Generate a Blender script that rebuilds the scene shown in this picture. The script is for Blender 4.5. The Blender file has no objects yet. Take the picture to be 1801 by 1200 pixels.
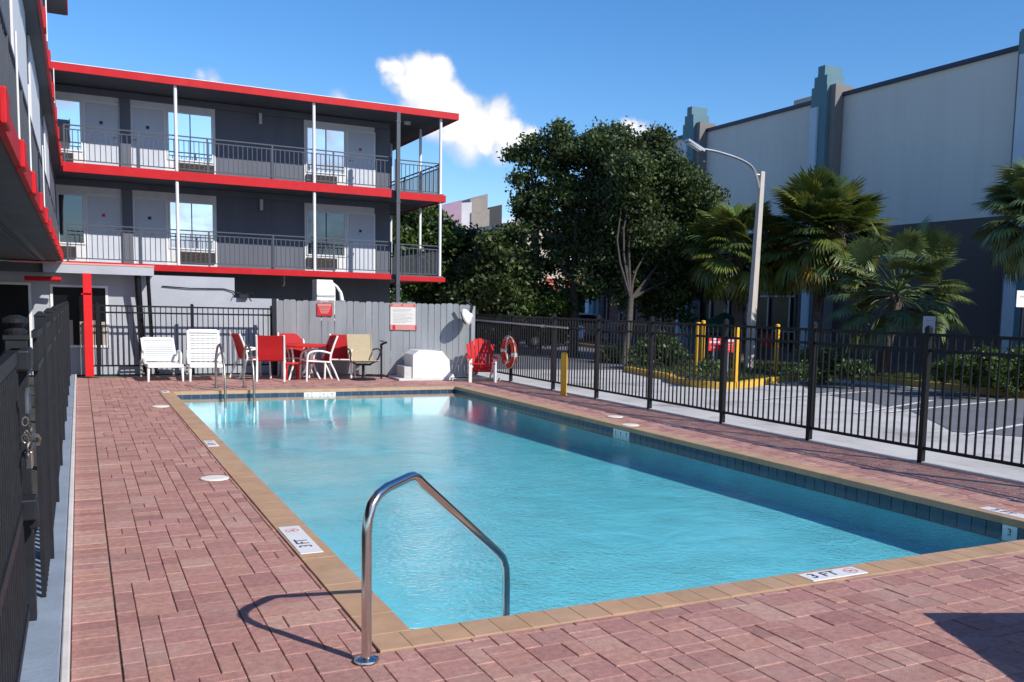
import bpy, math, random
import numpy as np
from mathutils import Vector, Matrix, Euler
random.seed(7)
R = math.radians
SC = bpy.context.scene
COL = SC.collection

# ------------------------------------------------------------------ camera, world, sun, exposure
F, CX, CY, YAW, PITCH, ROLL, CAMZ = 1632.98, 1025.08, 710.3, .4975, .1015, .0242, 1.65
fw = np.array([math.sin(YAW)*math.cos(PITCH), math.cos(YAW)*math.cos(PITCH), -math.sin(PITCH)])
rt = np.array([math.cos(YAW), -math.sin(YAW), 0]); up = np.cross(rt, fw)
r2 = rt*math.cos(ROLL)+up*math.sin(ROLL); u2 = up*math.cos(ROLL)-rt*math.sin(ROLL)
cam = bpy.data.cameras.new('camera'); camo = bpy.data.objects.new('camera', cam); COL.objects.link(camo)
camo.matrix_world = Matrix(((r2[0], u2[0], -fw[0], 0), (r2[1], u2[1], -fw[1], 0), (r2[2], u2[2], -fw[2], CAMZ), (0, 0, 0, 1)))
cam.sensor_width = 36; cam.lens = F/1801*36
cam.shift_x = (900.5-CX)/1801; cam.shift_y = (CY-600)/1801
cam.clip_start = .05; cam.clip_end = 3000
SC.camera = camo

SUN_DIR = Vector((.455, -.90, .755)).normalized()      # towards the sun
sl = bpy.data.lights.new('sun', 'SUN'); sl.energy = 5.0; sl.angle = R(.55); sl.color = (1, .95, .87)
so = bpy.data.objects.new('sun', sl); COL.objects.link(so)
so.rotation_euler = SUN_DIR.to_track_quat('Z', 'Y').to_euler()

SC.view_settings.view_transform = 'Standard'; SC.view_settings.look = 'None'
SC.view_settings.exposure = 0; SC.view_settings.gamma = 1

def ray(px, py): return fw+r2*(px-CX)/F-u2*(py-CY)/F
def on_z(px, py, z=0.):
    d = ray(px, py); t = (z-CAMZ)/d[2]; return Vector((d[0]*t, d[1]*t, z))
def on_y(px, py, Y):
    d = ray(px, py); t = Y/d[1]; return Vector((d[0]*t, Y, CAMZ+d[2]*t))
def on_x(px, py, X):
    d = ray(px, py); t = X/d[0]; return Vector((X, d[1]*t, CAMZ+d[2]*t))
def deep(px, py, D):
    d = ray(px, py); return Vector((d[0]*D, d[1]*D, CAMZ+d[2]*D))

world = bpy.data.worlds.new('World'); SC.world = world; world.use_nodes = True
def build_world():
    nt = world.node_tree; nt.nodes.clear(); N = nt.nodes.new; L = nt.links.new
    out = N('ShaderNodeOutputWorld'); bg = N('ShaderNodeBackground'); bg.inputs[1].default_value = .15
    sky = N('ShaderNodeTexSky'); sky.sky_type = 'NISHITA'; sky.sun_disc = False
    sky.sun_elevation = math.asin(SUN_DIR.z); sky.sun_rotation = math.atan2(SUN_DIR.x, SUN_DIR.y)
    sky.air_density = 1.0; sky.dust_density = .25; sky.ozone_density = 3.0
    hs = N('ShaderNodeHueSaturation'); hs.inputs['Saturation'].default_value = 1.22; hs.inputs['Value'].default_value = 1.08
    tn = N('ShaderNodeMix'); tn.data_type = 'RGBA'; tn.blend_type = 'MULTIPLY'; tn.inputs[0].default_value = 1; L(sky.outputs[0], tn.inputs[6]); tn.inputs[7].default_value = (.90, .95, 1.05, 1); L(tn.outputs[2], hs.inputs['Color'])
    tc = N('ShaderNodeTexCoord'); nm = N('ShaderNodeVectorMath'); nm.operation = 'NORMALIZE'; L(tc.outputs['Generated'], nm.inputs[0])
    def noise(scale, det, src=nm, rough=.55):
        n = N('ShaderNodeTexNoise'); n.inputs['Scale'].default_value = scale; n.inputs['Detail'].default_value = det
        n.inputs['Roughness'].default_value = rough; L(src.outputs[0], n.inputs['Vector']); return n
    def m(op, a, b=None, c=None):
        n = N('ShaderNodeMath'); n.operation = op
        for i, s in enumerate((a, b, c)):
            if s is None: continue
            if isinstance(s, (int, float)): n.inputs[i].default_value = s
            else: L(s, n.inputs[i])
        return n.outputs[0]
    n1 = noise(26, 6)
    sub = N('ShaderNodeVectorMath'); sub.operation = 'SUBTRACT'; L(n1.outputs['Color'], sub.inputs[0]); sub.inputs[1].default_value = (.5, .5, .5)
    scl = N('ShaderNodeVectorMath'); scl.operation = 'SCALE'; L(sub.outputs[0], scl.inputs[0]); scl.inputs['Scale'].default_value = .034
    add = N('ShaderNodeVectorMath'); add.operation = 'ADD'; L(nm.outputs[0], add.inputs[0]); L(scl.outputs[0], add.inputs[1])
    blobs = [(733, 128, 40, 1), (768, 135, 38, 1), (722, 150, 30, 1), (757, 165, 42, 1), (790, 180, 40, 1), (815, 205, 44, 1), (845, 212, 40, 1), (876, 208, 38, 1),
             (880, 232, 36, 1), (905, 234, 30, 1), (922, 243, 20, 1), (845, 238, 36, 1), (805, 228, 44, 1), (692, 126, 24, .72), (700, 146, 26, .6), (735, 185, 38, .55), (770, 215, 44, .55),
             (820, 255, 44, .5), (880, 260, 34, .5), (1105, 240, 26, 1), (1135, 248, 32, 1), (1165, 255, 30, 1), (1190, 262, 24, 1), (905, 402, 26, .9), (930, 415, 22, .8),
             (375, 143, 22, .42), (350, 140, 16, .35), (600, 178, 26, .38)]
    acc = None
    for x, y, r, w in blobs:
        v = Vector(ray(x, y)).normalized()
        d = N('ShaderNodeVectorMath'); d.operation = 'DISTANCE'; L(add.outputs[0], d.inputs[0]); d.inputs[1].default_value = v
        f = m('MULTIPLY', m('SUBTRACT', 1, m('DIVIDE', d.outputs['Value'], r/F*1.05)), w)
        acc = f if acc is None else m('SMOOTH_MAX', acc, f, .12)
    mr = N('ShaderNodeMapRange'); mr.interpolation_type = 'SMOOTHSTEP'; L(acc, mr.inputs[0]); mr.inputs[1].default_value = .0; mr.inputs[2].default_value = .42
    # scattered low cumulus the windows mirror, all round the horizon except where the photograph shows clear blue
    sep = N('ShaderNodeSeparateXYZ'); L(nm.outputs[0], sep.inputs[0])
    sq = N('ShaderNodeMapping'); sq.inputs['Scale'].default_value = (1, 1, 2.6); L(nm.outputs[0], sq.inputs['Vector'])
    n2 = noise(4.2, 8, sq, .58)
    back = N('ShaderNodeMapRange'); L(sep.outputs['Y'], back.inputs[0]); back.inputs[1].default_value = .25; back.inputs[2].default_value = -.15
    low = N('ShaderNodeMapRange'); L(sep.outputs['Z'], low.inputs[0]); low.inputs[1].default_value = .42; low.inputs[2].default_value = .16
    c2 = N('ShaderNodeMapRange'); c2.interpolation_type = 'SMOOTHSTEP'; L(n2.outputs[0], c2.inputs[0]); c2.inputs[1].default_value = .45; c2.inputs[2].default_value = .58
    m2 = m('MULTIPLY', m('MULTIPLY', c2.outputs[0], low.outputs[0]), back.outputs[0])
    mask = m('MAXIMUM', mr.outputs[0], m2)
    n3 = noise(20, 5)
    ramp = N('ShaderNodeMapRange'); L(m('ADD', acc, m('MULTIPLY', n3.outputs[0], .8)), ramp.inputs[0]); ramp.inputs[1].default_value = .50; ramp.inputs[2].default_value = 1.0
    cc = N('ShaderNodeMix'); cc.data_type = 'RGBA'; L(ramp.outputs[0], cc.inputs[0]); cc.inputs[6].default_value = (4.1, 4.6, 5.7, 1); cc.inputs[7].default_value = (7.6, 7.6, 7.7, 1)
    mix = N('ShaderNodeMix'); mix.data_type = 'RGBA'; L(mask, mix.inputs[0]); L(hs.outputs[0], mix.inputs[6]); L(cc.outputs[2], mix.inputs[7])
    L(mix.outputs[2], bg.inputs[0]); L(bg.outputs[0], out.inputs[0])
build_world()

# ------------------------------------------------------------------ materials
MATS = {}
def mat(name, col, rough=.6, metal=0., var=.12, scale=3., bump=0., bscale=40., rnd=None, attr=None, spec=.5, col2=None, coat=0., streak=False, transl=0., grime=None):
    """procedural principled material: colour broken up by world-space noise, optional per-object / per-face variation"""
    if name in MATS: return MATS[name]
    m = bpy.data.materials.new(name); m.use_nodes = True; nt = m.node_tree; b = nt.nodes['Principled BSDF']; N = nt.nodes.new; L = nt.links.new
    b.inputs['Roughness'].default_value = rough; b.inputs['Metallic'].default_value = metal; b.inputs['Specular IOR Level'].default_value = spec
    if coat: b.inputs['Coat Weight'].default_value = coat; b.inputs['Coat Roughness'].default_value = .1
    g = N('ShaderNodeNewGeometry')
    mp = N('ShaderNodeMapping'); L(g.outputs['Position'], mp.inputs[0])
    if streak: mp.inputs['Scale'].default_value = (1, 1, .12)
    n = N('ShaderNodeTexNoise'); n.inputs['Scale'].default_value = scale; n.inputs['Detail'].default_value = 6; n.inputs['Roughness'].default_value = .65; L(mp.outputs[0], n.inputs[0])
    mx = N('ShaderNodeMix'); mx.data_type = 'RGBA'; L(n.outputs[0], mx.inputs[0])
    c2 = col2 or tuple(min(1, c*(1+var)) for c in col)
    c1 = col if col2 else tuple(c*(1-var) for c in col)
    mr = N('ShaderNodeMapRange'); L(n.outputs[0], mr.inputs[0]); mr.inputs[1].default_value = .3; mr.inputs[2].default_value = .7; L(mr.outputs[0], mx.inputs[0])
    mx.inputs[6].default_value = (*c1, 1); mx.inputs[7].default_value = (*c2, 1)
    res = mx.outputs[2]
    if rnd:
        cr = N('ShaderNodeValToRGB'); cr.color_ramp.interpolation = 'LINEAR'
        if attr: a = N('ShaderNodeAttribute'); a.attribute_name = attr; L(a.outputs['Fac'], cr.inputs[0])
        else: a = N('ShaderNodeObjectInfo'); L(a.outputs['Random'], cr.inputs[0])
        el = cr.color_ramp.elements
        el[0].color = (*rnd[0], 1); el[1].color = (*rnd[-1], 1)
        for i, c in enumerate(rnd[1:-1]): e = el.new((i+1)/(len(rnd)-1)); e.color = (*c, 1)
        mm = N('ShaderNodeMix'); mm.data_type = 'RGBA'; mm.blend_type = 'MULTIPLY'; mm.inputs[0].default_value = 1
        L(res, mm.inputs[6]); L(cr.outputs[0], mm.inputs[7]); res = mm.outputs[2]
    if grime:
        n5 = N('ShaderNodeTexNoise'); n5.inputs['Scale'].default_value = grime[1]; n5.inputs['Detail'].default_value = 7; n5.inputs['Roughness'].default_value = .7; L(mp.outputs[0], n5.inputs[0])
        r5 = N('ShaderNodeMapRange'); L(n5.outputs[0], r5.inputs[0]); r5.inputs[1].default_value = .52; r5.inputs[2].default_value = .72; r5.inputs[4].default_value = grime[2]
        m5 = N('ShaderNodeMix'); m5.data_type = 'RGBA'; L(r5.outputs[0], m5.inputs[0]); L(res, m5.inputs[6]); m5.inputs[7].default_value = (*grime[0], 1); res = m5.outputs[2]
    L(res, b.inputs['Base Color'])
    if bump:
        n4 = N('ShaderNodeTexNoise'); n4.inputs['Scale'].default_value = bscale; n4.inputs['Detail'].default_value = 4; L(g.outputs['Position'], n4.inputs[0])
        bp = N('ShaderNodeBump'); bp.inputs['Strength'].default_value = bump; bp.inputs['Distance'].default_value = .01; L(n4.outputs[0], bp.inputs['Height']); L(bp.outputs[0], b.inputs['Normal'])
    if transl:
        out = nt.nodes['Material Output']; t = N('ShaderNodeBsdfTranslucent'); L(res, t.inputs[0]); ms = N('ShaderNodeMixShader'); ms.inputs[0].default_value = transl
        L(b.outputs[0], ms.inputs[1]); L(t.outputs[0], ms.inputs[2]); L(ms.outputs[0], out.inputs[0])
    MATS[name] = m; return m

PAV = [(.70, .68, .70), (1.0, .98, 1.0), (.80, .72, .74), (1.04, 1.12, 1.08), (.88, .80, .82), (1.0, .97, .92), (.74, .66, .70), (.98, .9, .95)]
M = dict(
 paver=mat('paver', (.480, .268, .228), .85, var=.24, scale=26, bump=.6, bscale=140, rnd=PAV, spec=.25, grime=((.52, .40, .33), 1.7, .45)),
 pavers=mat('paver_field', (.480, .268, .228), .85, var=.24, scale=26, bump=.6, bscale=140, rnd=PAV, attr='rnd', spec=.25, grime=((.52, .40, .33), 1.7, .45)),
 sand=mat('joint_sand', (.13, .088, .075), .95, var=.3, scale=20),
 coping=mat('coping_stone', (.46, .295, .185), .8, var=.12, scale=6, bump=.3, bscale=150, rnd=[(.9, .9, .9), (1.06, 1.03, 1), (.97, .99, 1.05)], spec=.25, grime=((.42, .30, .22), 2.5, .35)),
 red=mat('red_paint', (.52, .006, .012), .5, var=.12, scale=2, spec=.3, grime=((.36, .05, .04), 4, .3)),
 redpost=mat('red_post_paint', (.68, .008, .01), .4, var=.08),
 slab=mat('soffit_paint', (.10, .105, .12), .85, var=.15, scale=1.5, bump=.2),
 stucco=mat('blue_grey_stucco', (.135, .145, .18), .9, var=.1, scale=1.2, bump=.6, bscale=60, streak=True, grime=((.10, .105, .12), 2.5, .5)),
 white_wall=mat('white_siding', (.70, .70, .72), .7, var=.07, scale=2, streak=True, grime=((.50, .49, .48), 3, .4)),
 door=mat('door_paint', (.56, .59, .66), .5, var=.05, scale=2),
 trim=mat('white_trim', (.76, .77, .78), .5, var=.05, scale=3),
 lightwall=mat('pale_grey_wall', (.40, .42, .47), .85, var=.08, scale=1, bump=.4, bscale=50, grime=((.30, .31, .34), 1.2, .4)),
 railing=mat('grey_railing_paint', (.062, .072, .092), .5, var=.1),
 black=mat('black_powder_coat', (.006, .0065, .010), .45, var=.2, scale=6, spec=.3),
 blackold=mat('weathered_black_coat', (.013, .015, .020), .55, var=.35, scale=12, spec=.3),
 woodgrey=mat('grey_painted_board', (.31, .33, .35), .8, var=.12, scale=5, bump=.5, bscale=60, rnd=[(.92, .92, .93), (1.05, 1.04, 1.03), (.98, 1, 1.02)], streak=True, grime=((.20, .21, .23), 3, .5)),
 plastic=mat('white_plastic', (.80, .80, .78), .4, var=.04, scale=4),
 boxwhite=mat('white_gelcoat', (.82, .82, .80), .35, var=.05, scale=3),
 redsling=mat('red_sling_fabric', (.52, .008, .012), .7, var=.1, scale=20, bump=.3, bscale=300, transl=.15),
 redplastic=mat('red_plastic', (.60, .015, .015), .5, spec=.3, var=.08, scale=5),
 tan=mat('tan_mesh_fabric', (.42, .34, .22), .8, var=.1, scale=20),
 steel=mat('stainless_steel', (.62, .60, .57), .16, metal=1., var=.08, scale=8),
 oldsteel=mat('weathered_steel', (.34, .31, .27), .35, metal=.9, var=.25, scale=20),
 concrete=mat('pale_concrete', (.56, .55, .53), .9, var=.1, scale=1.2, bump=.4, bscale=60, grime=((.35, .34, .33), 3, .5)),
 kerbblue=mat('shade_tinted_kerb', (.25, .30, .37), .8, var=.15, scale=3, bump=.4, bscale=50),  # blue-grey has the fence's shade on the kerb top mixed into the colour
 kerbwhite=mat('pale_kerb_face', (.66, .61, .58), .85, var=.12, scale=4, bump=.3),
 plaster=mat('pool_plaster', (.185, .60, .675), .8, var=.14, scale=2.2),
 steptile=mat('pool_step_plaster', (.74, .80, .82), .8, var=.04, scale=2),
 bluetile=mat('waterline_tile', (.018, .042, .085), .3, var=.25, scale=8, rnd=[(.7, .8, .9), (1.6, 1.4, 1.2), (1, 1, 1), (1.3, 1.5, 1.5)]),
 grout=mat('tile_grout', (.12, .15, .17), .8, var=.2, scale=6),
 markwhite=mat('white_marker_tile', (.78, .77, .78), .4, var=.05, scale=10),
 ink=mat('dark_marking', (.03, .035, .06), .6, var=.1),
 lid=mat('skimmer_lid', (.78, .74, .66), .6, var=.08, scale=8),
 asphalt=mat('worn_concrete_lot', (.52, .50, .48), .92, var=.16, scale=.8, bump=.5, bscale=80, grime=((.14, .14, .14), .7, .75)),
 darkasphalt=mat('asphalt', (.15, .155, .175), .92, var=.2, scale=1.2, bump=.5, bscale=90, grime=((.20, .20, .21), 3, .4)),
 paint=mat('white_road_paint', (.72, .72, .72), .7, var=.1, scale=6, grime=((.3, .3, .3), 8, .6)),
 yellow=mat('yellow_paint', (.80, .42, .02), .5, var=.08, scale=5),
 kerbyellow=mat('faded_yellow_kerb', (.44, .29, .06), .8, var=.25, scale=3, grime=((.2, .18, .13), 2, .7)),
 islandkerb=mat('island_kerb_paint', (.66, .40, .05), .7, var=.2, scale=4, grime=((.30, .24, .15), 5, .7)),
 soil=mat('mulch_soil', (.07, .05, .035), .95, var=.4, scale=5, bump=.8, bscale=40),
 land=mat('dry_ground', (.16, .15, .12), .95, var=.3, scale=.5),
 theatre=mat('theatre_wall_paint', (.65, .63, .585), .85, var=.05, scale=.35, bump=.2, bscale=20, streak=True, grime=((.54, .52, .48), .8, .5)),
 theatredark=mat('theatre_base_paint', (.112, .090, .082), .85, var=.08, scale=.5),
 cap=mat('navy_parapet_cap', (.018, .022, .06), .5, var=.1),
 pier=mat('taupe_pier', (.20, .185, .175), .85, var=.08, scale=1),
 teal=mat('teal_pier', (.11, .21, .25), .8, var=.08, scale=1),
 paleblue=mat('pale_blue_strip', (.50, .58, .66), .7, var=.05, scale=1),
 mullion=mat('mullion_metal', (.12, .13, .15), .4, metal=.4),
 darkglass=mat('dark_glazing', (.008, .009, .012), .25, var=.1, spec=.12),
 redpanel=mat('maroon_poster_panel', (.10, .012, .018), .6, var=.3, scale=1),
 bark=mat('oak_bark', (.055, .046, .04), .9, var=.35, scale=9, bump=.9, bscale=25),
 palebark=mat('pale_bark', (.075, .066, .056), .9, var=.3, scale=9, bump=.9, bscale=25),
 palmbark=mat('palm_bark', (.12, .095, .08), .95, var=.4, scale=9, bump=1., bscale=18),
 oakleaf=mat('oak_leaf', (.048, .076, .022), .55, var=.3, scale=.7, rnd=[(.55, .6, .5), (1, 1, 1), (1.6, 1.45, .9), (.8, .9, .8)], attr='rnd', transl=.22),
 bushleaf=mat('bush_leaf', (.050, .092, .022), .5, var=.3, scale=.8, rnd=[(.5, .55, .5), (1, 1, 1), (1.8, 1.7, 1.0), (.7, .8, .7)], attr='rnd', transl=.25),
 hedgeleaf=mat('hedge_leaf', (.060, .105, .018), .5, var=.3, scale=2, rnd=[(.5, .6, .5), (1, 1, 1), (1.5, 1.3, .8)], attr='rnd', transl=.25),
 frondgreen=mat('palm_leaflet', (.118, .155, .042), .42, var=.3, scale=2.5, rnd=[(.65, .8, .8), (1, 1, 1), (1.5, 1.25, .7), (.8, 1, .9)], transl=.25),
 frondyellow=mat('yellowing_leaflet', (.30, .22, .045), .5, var=.35, scale=3, rnd=[(.8, .9, .9), (1.2, 1.0, .6)], transl=.25),
 frondbrown=mat('dry_leaflet', (.17, .12, .085), .8, var=.3, scale=3),
 frondblue=mat('grey_green_leaflet', (.15, .20, .075), .4, var=.3, scale=2.5, rnd=[(.6, .7, .8), (1, 1, 1), (1.5, 1.4, 1)], transl=.2),
 grass=mat('grass_blade', (.075, .105, .025), .7, var=.4, scale=2, transl=.2),
 polec=mat('lamp_pole_concrete', (.50, .46, .40), .8, var=.1, scale=3),
 alu=mat('lamp_arm_metal', (.55, .56, .58), .35, metal=.8, var=.1),
 ringred=mat('orange_red_ring', (.62, .06, .02), .5, var=.1),
 greenc=mat('green_canvas', (.012, .10, .05), .8, var=.15, scale=4, transl=.15),
 signred=mat('red_sign_face', (.62, .03, .04), .45, var=.05),
 signpink=mat('faded_red_print', (.72, .30, .27), .5, var=.08, scale=20),
 signwhite=mat('white_sign_face', (.82, .80, .74), .5, var=.03),
 signgrey=mat('faded_print', (.52, .50, .50), .6),
 signlilac=mat('white_lilac_sign', (.62, .62, .74), .5, var=.04),
 cream=mat('cream_wall', (.50, .44, .35), .85, var=.08, scale=.5),
 tile=mat('awning_red', (.42, .05, .04), .7, var=.1),
 dullpurple=mat('mauve_cladding', (.30, .20, .27), .7, var=.15, scale=.8),
 palecl=mat('pale_cladding', (.48, .47, .50), .7, var=.1, scale=.6),
 taupecl=mat('taupe_cladding', (.24, .21, .185), .7, var=.15, scale=.8),
 darkcl=mat('black_cladding', (.02, .02, .024), .6, var=.2),
 carblue=mat('blue_car_paint', (.03, .07, .17), .25, var=.05, coat=.6),
 cardark=mat('dark_car_paint', (.02, .022, .028), .25, var=.05, coat=.6),
 carsilver=mat('silver_car_paint', (.30, .31, .33), .3, var=.05, metal=.5, coat=.6),
 tyre=mat('rubber', (.015, .015, .015), .9),
 lampglass=mat('frosted_fitting', (.62, .63, .64), .4),
 curtain=mat('beige_blind', (.42, .36, .29), .85, var=.1),
 brown=mat('brown_grille', (.055, .04, .035), .6, var=.2, scale=15),
)
def glass_window(name, tint, rough=.02):
    m = bpy.data.materials.new(name); m.use_nodes = True; nt = m.node_tree; b = nt.nodes['Principled BSDF']
    b.inputs['Base Color'].default_value = (*tint, 1); b.inputs['Metallic'].default_value = .92; b.inputs['Roughness'].default_value = rough
    g = nt.nodes.new('ShaderNodeNewGeometry'); n = nt.nodes.new('ShaderNodeTexNoise'); n.inputs['Scale'].default_value = 1.1; nt.links.new(g.outputs['Position'], n.inputs[0])
    bp = nt.nodes.new('ShaderNodeBump'); bp.inputs['Strength'].default_value = .08; bp.inputs['Distance'].default_value = .02; nt.links.new(n.outputs[0], bp.inputs['Height']); nt.links.new(bp.outputs[0], b.inputs['Normal'])
    MATS[name] = m; return m
M['mirror'] = glass_window('reflective_window_glass', (.86, .90, .95))
M['dimglass'] = glass_window('dim_window_glass', (.10, .12, .14))

def water_material():
    m = bpy.data.materials.new('pool_water'); m.use_nodes = True; nt = m.node_tree; nt.nodes.clear(); N = nt.nodes.new; L = nt.links.new
    out = N('ShaderNodeOutputMaterial'); tr = N('ShaderNodeBsdfTransparent'); tr.inputs[0].default_value = (.97, .995, 1, 1)
    gl = N('ShaderNodeBsdfGlossy'); gl.inputs['Roughness'].default_value = .015; gl.inputs[0].default_value = (1, 1, 1, 1)
    ms = N('ShaderNodeMixShader')
    g = N('ShaderNodeNewGeometry')
    def noise(sc, det, sxyz=(1, 1, 1), rough=.5, dist=0):
        mp = N('ShaderNodeMapping'); mp.inputs['Scale'].default_value = sxyz; L(g.outputs['Position'], mp.inputs[0])
        n = N('ShaderNodeTexNoise'); n.inputs['Scale'].default_value = sc; n.inputs['Detail'].default_value = det; n.inputs['Roughness'].default_value = rough; n.inputs['Distortion'].default_value = dist
        L(mp.outputs[0], n.inputs[0]); return n.outputs[0]
    a = noise(3.2, 2, (.8, 1, 1), .5, .6); b = noise(24, 3, (1, 1, 1), .55, .5); patch = noise(.55, 2)
    pm = N('ShaderNodeMapRange'); L(patch, pm.inputs[0]); pm.inputs[1].default_value = .35; pm.inputs[2].default_value = .65; pm.inputs[3].default_value = .12; pm.inputs[4].default_value = 1.0
    sp = N('ShaderNodeSeparateXYZ'); L(g.outputs['Position'], sp.inputs[0])
    calm = N('ShaderNodeMapRange'); L(sp.outputs['Y'], calm.inputs[0]); calm.inputs[1].default_value = 6.5; calm.inputs[2].default_value = 14.5; calm.inputs[3].default_value = 1; calm.inputs[4].default_value = .05
    mu = N('ShaderNodeMath'); mu.operation = 'MULTIPLY'; L(pm.outputs[0], mu.inputs[0]); L(calm.outputs[0], mu.inputs[1])
    b1 = N('ShaderNodeBump'); b1.inputs['Distance'].default_value = .012; L(calm.outputs[0], b1.inputs['Strength']); L(a, b1.inputs['Height'])
    b2 = N('ShaderNodeBump'); b2.inputs['Distance'].default_value = .024; L(mu.outputs[0], b2.inputs['Strength']); L(b, b2.inputs['Height']); L(b1.outputs[0], b2.inputs['Normal'])
    L(b2.outputs[0], gl.inputs['Normal'])
    dt = N('ShaderNodeVectorMath'); dt.operation = 'DOT_PRODUCT'; L(b2.outputs[0], dt.inputs[0]); L(g.outputs['Incoming'], dt.inputs[1])
    def mth(op, x, y):
        q = N('ShaderNodeMath'); q.operation = op
        for i, v in enumerate((x, y)):
            if v is None: continue
            if isinstance(v, (int, float)): q.inputs[i].default_value = v
            else: L(v, q.inputs[i])
        return q.outputs[0]
    sch = mth('ADD', mth('MULTIPLY', mth('POWER', mth('SUBTRACT', 1, mth('ABSOLUTE', dt.outputs['Value'], None)), 5), .98), .02)
    L(sch, ms.inputs[0]); L(tr.outputs[0], ms.inputs[1]); L(gl.outputs[0], ms.inputs[2]); L(ms.outputs[0], out.inputs[0])
    ab = N('ShaderNodeVolumeAbsorption'); ab.inputs[0].default_value = (.06, .88, .90, 1); ab.inputs[1].default_value = .16; L(ab.outputs[0], out.inputs[1])
    MATS['pool_water'] = m; return m
M['water'] = water_material()

# ------------------------------------------------------------------ mesh helpers
ORG = {}
class MB:
    def __init__(s): s.v = []; s.f = []; s.a = []
    def face(s, pts, a=0.): n = len(s.v); s.v += [tuple(p) for p in pts]; s.f.append(tuple(range(n, n+len(pts)))); s.a.append(a)
    def hexa(s, p, a=0.):
        n = len(s.v); s.v += [tuple(q) for q in p]
        for q in ((0, 3, 2, 1), (4, 5, 6, 7), (0, 1, 5, 4), (1, 2, 6, 5), (2, 3, 7, 6), (3, 0, 4, 7)): s.f.append(tuple(n+i for i in q)); s.a.append(a)
    def box(s, x0, y0, z0, x1, y1, z1, a=0.):
        s.hexa([(x0, y0, z0), (x1, y0, z0), (x1, y1, z0), (x0, y1, z0), (x0, y0, z1), (x1, y0, z1), (x1, y1, z1), (x0, y1, z1)], a); return s
    def slab(s, x0, y0, z0, x1, y1, z1, c=.006, a=0.):
        """block without underside, top edge chamfered"""
        p = [(x0, y0, z0), (x1, y0, z0), (x1, y1, z0), (x0, y1, z0), (x0, y0, z1-c), (x1, y0, z1-c), (x1, y1, z1-c), (x0, y1, z1-c), (x0+c, y0+c, z1), (x1-c, y0+c, z1), (x1-c, y1-c, z1), (x0+c, y1-c, z1)]
        n = len(s.v); s.v += p
        for q in ((0, 1, 5, 4), (1, 2, 6, 5), (2, 3, 7, 6), (3, 0, 4, 7), (4, 5, 9, 8), (5, 6, 10, 9), (6, 7, 11, 10), (7, 4, 8, 11), (8, 9, 10, 11)): s.f.append(tuple(n+i for i in q)); s.a.append(a)
        return s
    def bar(s, p, q, w, h=None, upv=(0, 0, 1), a=0.):
        """rectangular bar between two points"""
        h = h or w; p = Vector(p); q = Vector(q); d = (q-p).normalized(); u = Vector(upv)
        if abs(d.dot(u)) > .95: u = Vector((0, 1, 0))
        x = d.cross(u).normalized()*w/2; y = x.cross(d).normalized()*h/2
        s.hexa([p-x-y, p+x-y, p+x+y, p-x+y, q-x-y, q+x-y, q+x+y, q-x+y], a); return s
    def tube(s, pts, r, n=8, cap=True, a=0.):
        pts = [Vector(p) for p in pts]; rr = r if isinstance(r, (list, tuple)) else [r]*len(pts)
        b = len(s.v); prev = None
        for i, p in enumerate(pts):
            d = (pts[min(i+1, len(pts)-1)]-pts[max(i-1, 0)]).normalized()
            if prev is None: prev = d.orthogonal().normalized()
            x = (prev-d*prev.dot(d)).normalized(); y = d.cross(x); prev = x
            for k in range(n): t = 2*math.pi*k/n; s.v.append(tuple(p+(x*math.cos(t)+y*math.sin(t))*rr[i]))
        for i in range(len(pts)-1):
            for k in range(n): k2 = (k+1) % n; s.f.append((b+i*n+k, b+i*n+k2, b+(i+1)*n+k2, b+(i+1)*n+k)); s.a.append(a)
        if cap: s.f.append(tuple(b+k for k in reversed(range(n)))); s.f.append(tuple(b+(len(pts)-1)*n+k for k in range(n))); s.a += [a, a]
        return s
    def lathe(s, prof, c=(0, 0, 0), n=20, a=0.):
        b = len(s.v)
        for r, z in prof:
            for k in range(n): t = 2*math.pi*k/n; s.v.append((c[0]+r*math.cos(t), c[1]+r*math.sin(t), c[2]+z))
        for i in range(len(prof)-1):
            for k in range(n): k2 = (k+1) % n; s.f.append((b+i*n+k, b+i*n+k2, b+(i+1)*n+k2, b+(i+1)*n+k)); s.a.append(a)
        s.f.append(tuple(b+k for k in reversed(range(n)))); s.f.append(tuple(b+(len(prof)-1)*n+k for k in range(n))); s.a += [a, a]; return s
    def prism(s, poly, ax, lo, hi, a=0.):
        """extrude polygon [(u,v)] along axis 'x' or 'y' or 'z'"""
        def P(u, v, w): return (w, u, v) if ax == 'x' else ((u, w, v) if ax == 'y' else (u, v, w))
        n = len(poly); b = len(s.v); s.v += [P(u, v, lo) for u, v in poly]+[P(u, v, hi) for u, v in poly]
        s.f.append(tuple(b+i for i in reversed(range(n)))); s.f.append(tuple(b+n+i for i in range(n))); s.a += [a, a]
        for i in range(n): j = (i+1) % n; s.f.append((b+i, b+j, b+n+j, b+n+i)); s.a.append(a)
        return s
    def mesh(s, name, m, off=(0, 0, 0), smooth=False, fix=False):
        me = bpy.data.meshes.new(name); o = Vector(off)
        me.from_pydata([(p[0]-o.x, p[1]-o.y, p[2]-o.z) for p in s.v], [], s.f); me.materials.append(m)
        if any(s.a): at = me.attributes.new('rnd', 'FLOAT', 'FACE'); at.data.foreach_set('value', s.a)
        if fix:
            import bmesh
            bm = bmesh.new(); bm.from_mesh(me); bmesh.ops.recalc_face_normals(bm, faces=bm.faces); bm.to_mesh(me); bm.free()
        if smooth: me.shade_smooth(); 
        me.update(); return me
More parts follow.
